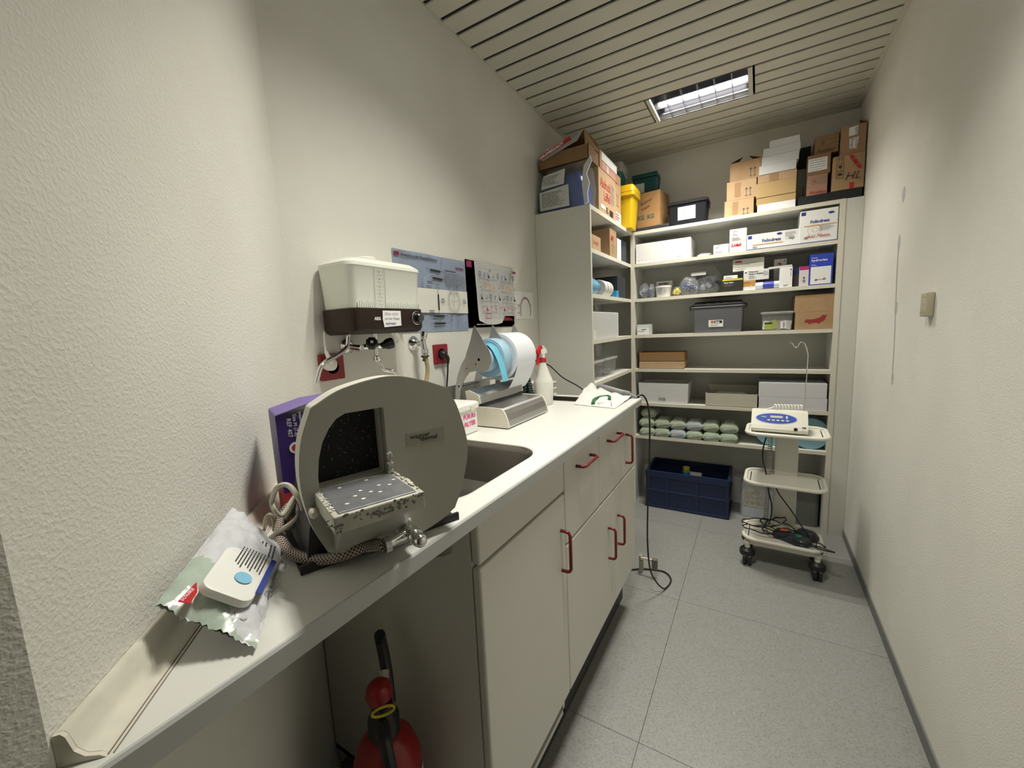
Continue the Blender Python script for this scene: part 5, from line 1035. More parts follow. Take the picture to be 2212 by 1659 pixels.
# ================================================================ side shelf contents
yl = 1.76
Zs = ZS[1]
t, hw, hd, h = shbox('brown carton with a red mark standing in the top compartment of the side shelf', .15, .318, Zs, Zs + .175, 2.12, .14, KRA, rz=0); R_ = TM[t.name]
s = Sheet(t, R_ @ V((hw, -hd, 0)), Y_, Z_); s.text('MPL', .02, .10, .05, INKR, wide=.8, name='handwriting', bold=.001); s.ink([[(.05, .03), (.05, .085), (.042, .072)], [(.07, .03), (.07, .085), (.062, .072)]], .003, INK, 'arrow')
t, hw, hd, h = shbox('long brown carton filling the back of the top side compartment', .02, .145, Zs, Zs + .17, 1.78, .50, KRD)
t, hw, hd, h = shbox('small light brown carton with red handwriting at the front of the side shelf', .20, .315, Zs, Zs + .085, 1.80, .15, KRL, name='small_carton'); s = Sheet(t, TM[t.name] @ V((hw, -hd, 0)), Y_, Z_); s.text('Gavigel', .012, .035, .032, INKR, shear=.3, name='handwriting')
t, hw, hd, h = shbox('white box standing deep in the top side compartment', .20, .315, Zs, Zs + .14, 2.29, .09, WPAP); t, hw, hd, h = shbox('dark blue box at the far end of the top side compartment', .16, .31, Zs, Zs + .15, 2.40, .13, mat('midnight_box', (.008, .015, .035), .4))
Zs = ZS[2]
bg = tag(obj('blue_bag', blob(.235, 1.90, Zs + .001, .075, .14, .055, 61, amp=.10), mat('blue_translucent', (.20, .48, .72), .2, alpha=.75), None, smooth=True), 'light blue filled bag lying in the second side compartment', 'bag')
for k, y in enumerate((2.07, 2.13, 2.185)):
    t = thing('tape_roll', ['nearest', 'middle', 'farthest'][k] + ' of three white gauze rolls beside the light blue bag', 'roll', (.26, y, Zs)); obj('wound_tape', lathe(NB(), [(.018, -.022), (.050, -.022), (.052, -.018), (.052, .018), (.050, .022), (.018, .022)], (0, 0, .053), 'y', 28), mat('gauze', (.72, .70, .66), .7), t, smooth=True); obj('core', lathe(NB(), [(.012, -.023), (.018, -.023), (.018, .023), (.012, .023)], (0, 0, .053), 'y', 16), INKG, t)
t, hw, hd, h = shbox('small bright blue box in front of the gauze rolls', .285, .318, Zs, Zs + .045, 2.25, .05, mat('bright_cyan', (.03, .35, .65), .4), name='small_box')
t, hw, hd, h = shbox('long pale grey carton at the back of the second side compartment', .03, .15, Zs, Zs + .13, 1.78, .42, GPAP); t, hw, hd, h = shbox('dark equipment box at the far end of the second side compartment', .05, .30, Zs, Zs + .15, 2.33, .2, ANTH)
Zs = ZS[3]
t, hw, hd, h = shbox('large grey white bin filling the third side compartment', .03, .312, Zs, Zs + .165, 1.765, .53, mat('bin_white', (.62, .63, .62), .3), name='storage_bin', cat='storage bin', bev=.004); obj('corner_rib', B(hw - .001, hw + .003, hd - .012, hd, .004, h - .003, bev=.001), WHT, t)
s = Sheet(t, TM[t.name] @ V((hw, -hd, 0)), Y_, Z_); s.rect(.04, .012, .075, .055, WPAP, 'label'); s.ink([[(.048, .018), (.048, .05)], [(.060, .018), (.060, .05)]], .003, INKG)
Zs = ZS[4]
for k, (ya, yb_) in enumerate(((1.775, 2.02), (2.05, 2.30))):
    t, hw, hd, h = tub(['near', 'far'][k] + ' clear lidded tub of small parts in the fourth side compartment', .06, .300, Zs, Zs + .115, ya, yb_ - ya, CLR, CLR2, 'clear_tub', 'tub', taper=.92, lidh=.004)
    obj('tub_lid', loft(NB(), [(rrect(-hw - .006, hw + .006, -hd - .006, hd + .006, .014, 3), h - .004), (rrect(-hw - .006, hw + .006, -hd - .006, hd + .006, .014, 3), h + .004), (rrect(-hw + .006, hw - .006, -hd + .006, hd - .006, .012, 3), h + .006)], Z3), CLR2, t)
    o = obj('small_parts', blob((.06 + .3) / 2, (ya + yb_) / 2, Zs + .006, .095, (yb_ - ya) * .4, .028, 70 + k, amp=.3), mat('parts_grey', (.30, .30, .31), .6, var=.5, vscale=60), None); tag(o, 'mixed grey small parts in the ' + ['near', 'far'][k] + ' clear tub of the side shelf', 'small parts'); o['kind'] = 'stuff'
t, hw, hd, h = shbox('low grey box on the compartment just above worktop height of the side shelf', .05, .30, ZS[5], ZS[5] + .09, 1.95, .4, mat('dull_grey_box', (.30, .30, .27), .6))
# ================================================================ ON TOP of the shelving
ZTp = 2.0362
# blue bag with data sheets
t = thing('film_package', 'clear film package of blue drapes with two printed sheets on top of the side shelf', 'package', (.17, 1.80, ZTp))
def crum(secs, am, sd):
    bm = loft(NB(), secs, Z3); bmesh.ops.subdivide_edges(bm, edges=[e for e in bm.edges if e.calc_length() > .03], cuts=4, use_grid_fill=True)
    for v in bm.verts: v.co += V((noise.noise(v.co * 18 + V((sd, 0, 0))), noise.noise(v.co * 18 + V((0, sd, 0))), noise.noise(v.co * 22 + V((0, 0, sd))) * .6)) * am; v.co.z = max(v.co.z, ZTp + .0008)
    return bm
RR = lambda a, b, c, d, r: [(p[0], p[1]) for p in rrect(a, b, c, d, r, 3)]
obj('blue_content', crum([(RR(.04, .290, 1.745, 1.895, .02), ZTp + .001), (RR(.035, .292, 1.742, 1.895, .03), ZTp + .10), (RR(.06, .280, 1.750, 1.895, .04), ZTp + .17), (RR(.10, .255, 1.78, 1.87, .04), ZTp + .205)], .010, 3.1), BLUEB, t, world=True, smooth=True)
obj('film', crum([(RR(.02, .312, 1.735, 1.899, .02), ZTp + .001), (RR(.012, .318, 1.730, 1.899, .03), ZTp + .11), (RR(.04, .312, 1.738, 1.899, .03), ZTp + .20), (RR(.07, .300, 1.76, 1.89, .03), ZTp + .238)], .013, 8.3), FILM, t, world=True, smooth=True)
for nm, ps in (('lower', ((.035, 2.050), (.215, 2.050), (.212, 2.165), (.032, 2.150))), ('upper', ((.045, 2.165), (.185, 2.172), (.195, 2.250), (.060, 2.235)))):
    o = obj('data_sheet', prism(NB(), ps, 1.724, 1.7255, XZ), mat('sheet_paper', (.62, .63, .62), .5), t, world=True)
    s = Sheet(o, (ps[0][0], 1.724, ps[0][1]), X_, Z_); s.lines(.012, .090 if nm == 'lower' else .062, .15 if nm == 'lower' else .11, 13 if nm == 'lower' else 8, .0062, .0022, INK)
obj('film_edge', prism(NB(), [(.300, 2.045), (.322, 2.050), (.318, 2.10), (.330, 2.15), (.315, 2.20), (.345, 2.26), (.338, 2.285), (.300, 2.24), (.288, 2.15)], 1.73, 1.742, XZ), mat('film_white', (.72, .74, .76), .4, alpha=.85), t, world=True)
# open mailing carton
t = thing('open_carton', 'shallow brown carton with raised lid and red printed flap, on top of the film package', 'carton', (.18, 1.88, 2.282))
x0, x1, ya, yb_, za, zb_ = .02, .318, 1.76, 2.02, 2.284, 2.362
for nm, a in (('front_panel', (x0, x1, ya, ya + .003, za, zb_)), ('rear_panel', (x0, x1, yb_ - .003, yb_, za, zb_)), ('side_panel', (x0, x0 + .003, ya, yb_, za, zb_)), ('side_panel', (x1 - .003, x1, ya, yb_, za, zb_)), ('bottom', (x0, x1, ya, yb_, za, za + .003))): obj(nm, B(*a), KRD, t, world=True)
bm = NB(); vs = [(x0 + .0, ya - .002, zb_ - .030), (x0 + .02, ya - .004, zb_ - .052), (x1 - .07, ya - .012, zb_ + .016), (x1 - .02, ya - .002, zb_ + .075), (x0 + .0, ya + .001, zb_ + .012)]
fc = [V((.015, 1.757, 2.350)), V((.050, 1.752, 2.330)), V((.262, 1.748, 2.385)), V((.300, 1.752, 2.440))]
F = [bm.verts.new(v) for v in fc]; bm.faces.new(F); bmesh.ops.solidify(bm, geom=bm.faces[:], thickness=.003)
fo = obj('printed_flap', bm, GPAP, t, world=True)
xd_ = (fc[3] - fc[0]).normalized(); s = Sheet(fo, fc[0] + V((0, -.006, .004)), xd_, V((.0, -.1, 1)) , eps=.0006); s.rect(.010, -.020, .215, .0, INKR); s.text('HMS-SWISSQUALITY', .012, -.0165, .0185, INKW, bold=.0008, wide=.93); s.text('.COM', .222, -.0165, .016, INKG, wide=.9)
bm = NB(); F = [bm.verts.new(v) for v in (V((.300, 1.752, 2.440)), V((.298, 1.762, 2.362)), V((.322, 1.86, 2.362)), V((.322, 1.98, 2.362)))]; bm.faces.new(F[:3] + [F[3]]) ; bmesh.ops.solidify(bm, geom=bm.faces[:], thickness=.003); obj('side_flap', bm, KRL, t, world=True)
obj('lid', prism(NB(), [(.02, 2.362), (.30, 2.438), (.302, 2.434), (.022, 2.358)], 1.765, 2.00, XZ), KRD, t, world=True)
# cartons along the front edge of the side shelf
def xbox(label, x1, dep, ya, yb_, za, zb_, m, name='cardboard_box', cat='box'):
    t = thing(name, label, cat, (x1 - dep / 2, (ya + yb_) / 2, za)); hw, hd, h = dep / 2, (yb_ - ya) / 2, zb_ - za; obj('box_body', B(-hw, hw, -hd, hd, .0006, h, bev=.0015), m, t)
    return t, Sheet(t, TM[t.name] @ V((hw, -hd, 0)), Y_, Z_), hw, hd, h
t, s, hw, hd, h = xbox('light brown carton with large red handwriting on the corner of the side shelf top', .325, .12, 1.90, 2.235, ZTp, 2.285, KRL)
s.text('Abdruck', .03, .150, .075, INKR, wide=.72, bold=.0012, name='handwriting'); s.text('Löffel', .09, .085, .075, INKR, wide=.72, bold=.0012, name='handwriting'); s.lines(.22, .20, .09, 12, .010, .004, INKG); s.rect(.20, .015, .27, .05, INK); s.rect(.03, .03, .12, .052, WPAP, 'label'); s.lines(.13, .045, .05, 3, .012, .006, INK)
t, s, hw, hd, h = xbox('small brown carton with white and red tape, on top of the carton with red handwriting', .325, .13, 1.93, 2.27, 2.287, 2.385, KRA)
s.rect(.04, .005, .30, .045, mat('tape_red_white', (.62, .32, .28), .5)); s.rect(.13, .005, .16, .046, GPAP)
obj('white_label', B(-.06, hw + .001, -hd + .03, hd, h, h + .002), WPAP, t); s.rect(.03, .052, .33, .094, WPAP, 'white_label')
t, s, hw, hd, h = xbox('brown carton with two arrows behind the carton with red handwriting', .315, .12, 2.245, 2.385, 2.12, 2.355, KRL)
s.ink([[(.045, .04), (.045, .11), (.035, .095)], [(.075, .04), (.075, .11), (.065, .095)], [(.035, .035), (.085, .035)]], .004, INK, 'arrow'); s.text('LUSt', .02, .17, .04, INKR, name='handwriting')
t, s, hw, hd, h = xbox('white and red flat carton under the brown carton with two arrows', .315, .12, 2.245, 2.385, ZTp, 2.119, WPAP); s.lines(.02, .06, .1, 3, .015, .008, INKR)
# yellow sharps bin
t = thing('sharps_bin', 'yellow plastic waste bin with lid at the inner corner of the shelf top', 'bin', (.315, 2.50, ZTp))
obj('bin_body', loft(NB(), [(rrect(-.055, .055, -.07, .07, .012, 3), .001), (rrect(-.070, .070, -.085, .085, .014, 3), .215)], Z3), YEL, t, smooth=True)
obj('bin_lid', loft(NB(), [(rrect(-.080, .080, -.096, .096, .02, 3), .205), (rrect(-.083, .083, -.099, .099, .02, 3), .208), (rrect(-.083, .083, -.099, .099, .02, 3), .258), (rrect(-.074, .074, -.09, .09, .02, 3), .275)], Z3), YEL, t, smooth=True)
obj('lid_seam', holed(NB(), rrect(-.0838, .0838, -.0998, .0998, .02, 3), [rrect(-.080, .080, -.096, .096, .02, 3)], .228, .231, XY), mat('yellow_dark', (.45, .28, .01), .5), t)
s = Sheet(t, TM[t.name] @ V((.083, -.099, .2)), Y_, Z_); s.lines(.03, .020, .04, 3, .006, .003, INKG)
# teal bin with clear lid
t = thing('tall_bin', 'tall teal plastic bin with clear lid behind the yellow bin', 'bin', (.20, 2.62, ZTp))
obj('bin_body', loft(NB(), [(rrect(-.055, .055, -.055, .055, .02, 3), .001), (rrect(-.072, .072, -.07, .07, .02, 3), .425)], Z3), TEAL, t, smooth=True)
obj('clear_lid', loft(NB(), [(rrect(-.078, .078, -.076, .076, .02, 3), .42), (rrect(-.080, .080, -.078, .078, .02, 3), .44), (rrect(-.078, .078, -.076, .076, .02, 3), .485), (rrect(-.062, .062, -.06, .06, .02, 3), .495)], Z3), CLR2, t, smooth=True)
obj('carry_handle', T([(.081, -.05, .44), (.086, -.03, .40), (.086, .03, .40), (.081, .05, .44)], .004), CLR2, t, smooth=True)
# kg carton, on black tray
t = thing('flat_case', 'flat black tray under the brown carton marked KG', 'tray', (.47, 2.73, ZTp)); obj('tray_body', B(-.115, .115, -.12, .12, .0006, .026, bev=.004), ANTH, t)
t, hw, hd, h = shbox('brown carton with green KG marks and black handwriting', .368, .535, ZTp + .027, 2.300, 2.625, .20, mat('kraft_orange', (.42, .24, .10), .75, var=.1), rz=-.12)
s = fsheet(t, hw, hd); s.text('KG  KG', .008, .055, .042, INKT, wide=.85, bold=.0012, name='handwriting'); s.text('Bohrer', .035, .15, .03, INK, rot=.35, name='handwriting'); s.text('Fräser', .04, .115, .026, INK, rot=.35, name='handwriting')
t = thing('teal_case', 'dark teal plastic case with label, standing on the brown KG carton', 'case', (.40, 2.75, 2.3015)); obj('case_body', B(-.085, .085, -.06, .06, .0006, .12, bev=.006), TEALD, t); obj('case_lid', B(-.09, .09, -.065, .065, .121, .150, bev=.006), TEALD, t); obj('label', B(-.07, .0, -.0612, -.0598, .02, .085), GPAP, t); obj('clip', T([(.091, -.04, .12), (.10, -.04, .09), (.098, -.04, .05), (.09, -.04, .03)], .006), TEALD, t)
x0, x1, zt_ = front(1444, 1527, 432, 2.625, ZTp, vm=450); t, hw, hd, h = tub('black storage box with grey lid and white label on the shelf top', x0, x1, ZTp, zt_, 2.62, .17, ANTH, ANTH, 'storage_bin', 'storage bin', taper=.93, lidh=.012)
obj('bin_lid', loft(NB(), [(rrect(-hw - .008, hw + .008, -hd - .006, hd + .006, .014, 3), h - .020), (rrect(-hw - .008, hw + .008, -hd - .006, hd + .006, .014, 3), h - .006), (rrect(-hw + .006, hw - .006, -hd + .012, hd - .006, .012, 3), h + .004)], Z3), BLK, t); s = Sheet(t, TM[t.name] @ V((-.060, -hd * .965, .035)), X_, V((0, -.04, 1))); s.rect(0, 0, .112, .085, WPAP, 'label'); s.lines(.022, .058, .032, 4, .006, .003, INKG)
for sx_ in (-1, 1): obj('clip', B(sx_ * (hw + .006) - .004, sx_ * (hw + .006) + .004, -.03, .03, h - .055, h - .012, bev=.002), BLK, t)
# three arrow cartons
def arrows(s, x, y, sc=1): s.ink([[(x, y), (x, y + .05 * sc)], [(x - .007, y + .040 * sc), (x, y + .052 * sc), (x + .007, y + .040 * sc)], [(x + .022, y), (x + .022, y + .05 * sc)], [(x + .015, y + .040 * sc), (x + .022, y + .052 * sc), (x + .029, y + .040 * sc)], [(x - .008, y - .001), (x + .008, y - .001)], [(x + .014, y - .001), (x + .030, y - .001)]], .0026, INK, 'arrow')
yt = 2.62; zb_ = ZTp
for k, (uL, uR, vT, d, lab) in enumerate(((1565, 1628, 431, 0, 'bottom'), (1570, 1634, 389, .004, 'middle'), (1577, 1644, 346, .012, 'top'))):
    x0, x1, zt_ = front(uL, uR, vT, yt, zb_, vm=vT + 18); t, hw, hd, h = shbox(lab + ' brown carton of the three with double arrows', x0, x1, zb_, zt_, yt + d * .5, .16, KRL if k < 2 else KRA, group='arrow cartons on the shelf top')
    s = fsheet(t, hw, hd); arrows(s, hw * 2 - .055, .018 if k else .010, .9 if k else .65); s.rect(hw * .55, h * .15, hw * .95, h * .9, TAPE, 'tape')
    if k == 2:
        for sg in (-1, 1): bm = NB(); vv = [bm.verts.new(v) for v in (V((sg * hw, -hd, h)), V((sg * .015, -hd * .2, h + .045)), V((sg * hw, hd, h)))]; bm.faces.new(vv); bmesh.ops.solidify(bm, geom=bm.faces[:], thickness=.003); obj('raised_flap', bm, KRD, t)
    zb_ = zt_
# white / brown slab stack
zb_ = ZTp; L_ = [(1636, 1718, 437, WPAP, 'white flat box at the bottom of the tall stack'), (1634, 1719, 422, mat('kraft_yellow', (.50, .34, .15), .7), 'thin yellowish brown flat box, second from the bottom of the tall stack'), (1634, 1720, 390, MC['kraft_yellow'], 'deep yellowish brown box in the lower tall stack'), (1637, 1721, 372, KRL, 'brown taped box under the white boxes of the tall stack'), (1640, 1720, 352, GPAP, 'lowest of the four white flat boxes at the top of the stack'), (1646, 1726, 332, GPAP, 'second lowest of the four white flat boxes on the stack'), (1649, 1729, 314, GPAP, 'second highest of the four white flat boxes on the stack'), (1663, 1728, 297, GPAP, 'topmost small white box of the tall stack')]
for k, (uL, uR, vT, m, lab) in enumerate(L_):
    x0, x1, zt_ = front(uL, uR, vT, yt, zb_, vm=vT + 8); t, hw, hd, h = shbox(lab, x0, x1, zb_, zt_, yt - .002 + .003 * (k % 2), .21, m, name='flat_box'); s = fsheet(t, hw, hd)
    if k == 3: s.rect(hw * .6, .002, hw * 1.1, h - .002, TAPE, 'tape')
    zb_ = zt_
x0, x1, zt_ = front(1722, 1742, 364, yt + .06, ZTp); t, hw, hd, h = shbox('narrow grey carton behind the right side of the tall stack', x0, x1 + .01, ZTp + .0, zt_, yt + .075, .14, mat('grey_carton', (.20, .20, .18), .7)); zc = zt_
s = fsheet(t, hw, hd); s.rect(hw + .004, .07, hw + .008, .13, INK)
t = tag(obj('dark_board', B(x0 - .02, x1 + .03, yt + .218, yt + .224, ZTp + .001, ZTp + .40), BLKM, None), 'black panel leaning behind the tall stack of flat boxes', 'panel')
# black board base right
xa = P(1719, 440, 'y', yt - .01).x; t = tag(obj('black_slab', B(xa + .012, W - .012, yt - .004, yt + .2, ZTp, ZTp + .052, bev=.002), BLKM, None), 'long low black slab under the brown cartons at the right wall', 'slab'); zS = ZTp + .0525
x0, x1, zt_ = front(1742, 1789, 376, yt, zS, vm=400); x0 += .004; t, hw, hd, h = shbox('brown carton with small red word, bottom of the middle pile by the right wall', x0, x1 - .003, zS, zt_, yt + .01, .17, KRL if 0 else mat('kraft_rose', (.38, .22, .14), .8)); s = fsheet(t, hw, hd); s.ink([rrect(.025, .11, h * .55, h * .82, .002)], .001, INK); s.lines(.05, h * .7, .05, 2, .008, .003, INKG); s.ink([circ(.036, h * .68, .006, 8)], .002, INK); s.text('Provilexyn', .010, .008, .026, INKR, shear=.3, wide=.8, name='handwriting'); zc = zt_
x0, x1, zt_ = front(1745, 1797, 331, yt, zS, vm=350); t, hw, hd, h = shbox('brown carton with a white address label, middle of the pile by the right wall', x0, x1 - .004, zc, zt_, yt + .012, .17, KRD); s = fsheet(t, hw, hd); s.rect(.004, .022, hw * 1.72, h * .82, WPAP, 'label'); s.lines(.01, h * .72, .08, 6, .013, .003, INKG); zc = zt_
x0, x1, zt_ = front(1762, 1814, 287, yt, zS, vm=305); t, hw, hd, h = shbox('brown carton on top of the pile by the right wall', x0, x1, zc, zt_, yt + .03, .16, KRD); s = fsheet(t, hw, hd); s.ink([rrect(.03, .12, h * .5, h * .75, .002)], .001, INK); s.ink([circ(.04, h * .62, .006, 8)], .002, INK); s.text('Provilexyn', .012, .012, .024, INK, shear=.3, wide=.8, name='handwriting')
x0, x1, zt_ = front(1797, 1873, 333, yt, zS, vm=370); x1 = min(x1, W - .006); t, hw, hd, h = shbox('large brown carton with handling symbols and red and white tape at the right wall', x0 + .003, x1, zS, zt_, yt - .002, .21, KRA); s = fsheet(t, hw, hd)
for k in range(3): 
    yy = h - .042 - k * .040; s.ink([[(.018, yy), (.050, yy), (.050, yy + .034), (.018, yy + .034), (.018, yy)]], .0016, INK, 'handling_symbol')
    if k == 0: s.ink([[(.027, yy + .006), (.027, yy + .028)], [(.041, yy + .006), (.041, yy + .028)], [(.022, yy + .022), (.027, yy + .028), (.032, yy + .022)], [(.036, yy + .022), (.041, yy + .028), (.046, yy + .022)]], .0016, INK, 'handling_symbol')
    if k == 1: s.poly([(.026, yy + .028), (.042, yy + .028), (.040, yy + .018), (.035, yy + .014), (.035, yy + .006), (.033, yy + .006), (.033, yy + .014), (.028, yy + .018)], INK, 'handling_symbol')
    if k == 2: s.poly(circ(.034, yy + .015, .012, 8, a0=0, a1=180), INK, 'handling_symbol'); s.ink([[(.034, yy + .016), (.034, yy + .005)]], .0016, INK, 'handling_symbol')
for a in (.0, .028, .056): s.poly([(.070 + a * .6, h - .006 - a), (.088 + a * .6, h - .006 - a), (.100 + a * .6, h - .030 - a), (.082 + a * .6, h - .030 - a)], INKR, 'tape')
s.rect(.080, .002, .100, .035, INKR, 'tape'); s.text('HL 35', .055, .050, .06, INK, shear=.3, bold=-.0006, name='handwriting'); zc = zt_
x0, x1, zt_ = front(1817, 1877, 268, yt, zS, vm=300); x1 = min(x1, W - .006); t, hw, hd, h = shbox('open brown carton with two taped white notes, topmost at the right wall', x0, x1, zc, zt_, yt + .004, .19, mat('kraft_mid', (.34, .21, .12), .8)); s = fsheet(t, hw, hd)
s.poly([(.035, h - .012), (.075, h - .008), (.073, h - .055), (.034, h - .058)], WPAP, 'note'); s.poly([(.038, h - .072), (.080, h - .068), (.072, h - .128), (.040, h - .124)], WPAP, 'note'); s.text('Splint', .062, h - .014, .018, INK, rot=-math.pi / 2, name='handwriting'); s.text('Dentin', .064, h - .074, .018, INK, rot=-math.pi / 2, name='handwriting'); s.text('Budget', .046, h - .074, .018, INK, rot=-math.pi / 2, name='handwriting')
bm = NB(); vv = [bm.verts.new(v) for v in (V((hw, -hd, h)), V((hw, hd, h)), V((hw - .02, 0, h + .05)))]; bm.faces.new(vv); bmesh.ops.solidify(bm, geom=bm.faces[:], thickness=.003); obj('raised_flap', bm, KRD, t)
# ================================================================ FLOOR THINGS
# folding crate
c0 = P(1391, 1092, 'z', 0); c1 = P(1576, 1122, 'z', 0); yc = (c0.y + c1.y) / 2
xa, xb = .435, .995; y0_ = 2.545; H = .285
t = thing('folding_crate', 'dark blue plastic folding crate on the floor under the shelves', 'crate', ((xa + xb) / 2, y0_ + .17, 0), .0); hw = (xb - xa) / 2; hd = .165
for nm, a in (('crate_floor', (-hw, hw, -hd, hd, .001, .012)), ('front_wall', (-hw + .004, hw - .004, -hd + .004, -hd + .010, .012, H - .03)), ('rear_wall', (-hw + .004, hw - .004, hd - .010, hd - .004, .012, H - .03)), ('end_wall', (-hw + .004, -hw + .010, -hd, hd, .012, H - .03)), ('end_wall', (hw - .010, hw - .004, -hd, hd, .012, H - .03))): obj(nm, B(*a), NAVY, t)
obj('top_rim', holed(NB(), rrect(-hw - .004, hw + .004, -hd - .006, hd + .006, .01, 2), [rrect(-hw + .012, hw - .012, -hd + .012, hd - .012, .006, 2)], H - .045, H, XY), NAVY, t)
obj('mid_rail', B(-hw, hw, -hd - .004, -hd + .006, .128, .143, bev=.002), NAVY, t); obj('bottom_rail', B(-hw, hw, -hd - .004, -hd + .006, .0, .020, bev=.002), NAVY, t)
for fx_ in (-1, -.48, .28, 1): obj('upright', B(fx_ * (hw - .012) - .012, fx_ * (hw - .012) + .012, -hd - .003, -hd + .006, .012, H - .04, bev=.002), NAVY, t)
for sx_ in (-1, 1):
    for zz in (.143, .0): obj('end_rail', B(sx_ * hw - .004, sx_ * hw + .004, -hd, hd, zz, zz + .016), NAVY, t)
for q in (-.1, .16): obj('hinge', B(q, q + .05, -hd - .008, -hd - .003, H - .040, H - .022), NAVY, t)
M = TM[t.name]
def btl(name, label, cat, x, y, z, parts):
    o = thing(name, label, cat, (x, y, z))
    for nm, prof, m in parts: obj(nm, lathe(NB(), prof, (0, 0, 0), n=20), m, o, smooth=True)
btl('bottle', 'white bottle with a blue and yellow cap standing in the blue crate', 'bottle', .705, 2.66, .0125, [('bottle_body', [(.045, 0), (.045, .18), (.035, .215), (.022, .225)], WHT), ('blue_collar', [(.024, .225), (.026, .23), (.026, .262), (.022, .264)], mat('cap_blue', (.02, .14, .30), .4)), ('yellow_cap', [(.022, .264), (.024, .267), (.024, .295), (0, .297)], mat('cap_yellow', (.45, .38, .02), .4))])
tag(obj('white_lid_box', B(.68, .80, 2.68, 2.80, .0125, .232, bev=.01), WHT, None), 'white container standing behind the bottle in the blue crate', 'container')
tag(obj('blue_pack', B(.53, .65, 2.60, 2.75, .0125, .20, bev=.01), mat('vivid_blue', (.01, .02, .25), .4), None), 'bright blue pack in the left half of the blue crate', 'pack')
# canisters
def canister(x, y, wx, wy, h, m, label, lab):
    t = thing('canister', label, 'canister', (x, y, 0), 0)
    obj('canister_body', loft(NB(), [(rrect(-wx, wx, -wy, wy, .03, 4), .002), (rrect(-wx, wx, -wy, wy, .03, 4), h - .05), (rrect(-wx + .01, wx - .01, -wy + .01, wy - .01, .03, 4), h - .012), (rrect(-wx + .05, wx - .05, -wy + .04, wy - .04, .03, 4), h)], Z3), m, t, smooth=True)
    obj('screw_cap', lathe(NB(), [(.025, h - .002), (.025, h + .025), (.022, h + .028), (0, h + .028)], (wx * .45, 0, 0), n=20), m if lab else BLK, t, smooth=True)
    obj('grip', T([(-wx * .7, 0, h - .01), (-wx * .6, 0, h + .03), (0, 0, h + .035), (wx * .1, 0, h - .005)], .009), m, t, smooth=True)
    if lab:
        s = Sheet(t, (x - wx + .025, y - wy - .0005, h * .28), X_, Z_); s.rect(0, 0, .115, .145, mat('label_worn', (.46, .45, .38), .7, var=.2, vscale=40), 'label')
        s.ink([circ(.02 + .03 * (k % 3), .03 + .035 * (k // 3), .008, 6) for k in range(9)], .0025, INKG); s.lines(.06, .13, .045, 4, .008, .003, INKG)
canister(1.165, 2.745, .105, .085, .28, mat('canister_milk', (.50, .53, .56), .35, alpha=.85), 'milky plastic canister with worn hazard label beside the blue crate', True)
canister(1.425, 2.76, .085, .09, .26, mat('canister_smoke', (.16, .17, .16), .35), 'dark grey canister on the floor behind the right side of the trolley', False)
# trolley
t = thing('equipment_trolley', 'cream medical equipment trolley with three trays and black castors', 'trolley', (1.28, 2.11, 0), -.03)
tx, ty = .190, .135
for nm, z, in (('top_tray', .765), ('middle_tray', .490), ('bottom_tray', .165)):
    tr = obj(nm, holed(NB(), rrect(-tx + .012, tx - .012, -ty + .012, ty - .012, .045, 5), [rrect(sg * (tx - .033) - .0025, sg * (tx - .033) + .0025, -ty + .05, ty - .05, .002, 1) for sg in (-1, 1)], z - .006, z - .001, XY), CREAM, t)
    L = rrect(-tx + .010, tx - .010, -ty + .010, ty - .010, .055, 7); L = L + L[:2]
    obj('tube_rim', T([(p[0], p[1], z) for p in L], .0105, sm=0, n=12), CREAM, tr, smooth=True)
    for sg in (-1, 1):
        for q in range(4): obj('slot', B(sg * (tx - .033) - .002, sg * (tx - .033) + .002, -ty + .055 + q * .04, -ty + .088 + q * .04, z - .0062, z - .0006), INK, tr)
obj('column', B(-.045, .065, .075, .118, .12, .765, bev=.004), CREAM, t)
obj('column_seam', B(-.035, .055, .0742, .0752, .20, .74), LAM, t)
bm = NB(); box(bm, -tx + .02, tx - .02, -ty + .035, -ty + .07, .12, .152, bev=.004); obj('foot_beam', bm, CREAM, t)
bm = NB(); box(bm, -tx + .02, tx - .02, ty - .07, ty - .035, .12, .152, bev=.004); obj('foot_beam', bm, CREAM, t)
for sx_ in (-1, 1):
    for sy_ in (-1, 1):
        cx_, cy_ = sx_ * (tx - .030), sy_ * (ty - .045)
        cs = obj('castor', lathe(NB(), [(.014, .085), (.014, .118), (.018, .122), (.018, .14)], (cx_, cy_, 0), n=16), CREAM, t, smooth=True)
        bm = NB(); lathe(bm, [(.036, .055), (.040, .064), (.037, .086), (.024, .098), (0, .099)], (cx_, cy_, 0), n=18); obj('castor_hood', bm, BLK, cs, smooth=True)
        for q in (-.018, .006): obj('wheel', lathe(NB(), [(.010, q), (.029, q), (.032, q + .003), (.032, q + .011), (.029, q + .014), (.010, q + .014)], (cx_, cy_ - .008, .0325), 'x' if 0 else 'x', 20), BLK, cs, smooth=True) if 0 else None
        for q in (-.020, .004):
            bm = lathe(NB(), [(.008, q), (.032, q), (.037, q + .003), (.037, q + .015), (.032, q + .018), (.008, q + .018)], (cx_, cy_ - .008, .0375), 'x', 22); obj('wheel', bm, BLK, cs, smooth=True)
obj('hanger_rod', T([(.085, .10, .75), (.085, .10, 1.0), (.087, .10, 1.15), (.084, .10, 1.19), (.072, .10, 1.228), (.060, .10, 1.240), (.048, .10, 1.236), (.040, .10, 1.218), (.030, .10, 1.212), (.022, .10, 1.222), (.012, .10, 1.238), (.0, .10, 1.240)], .0026, sm=6, n=8), CHR, t, smooth=True)
W_ = TM[t.name]
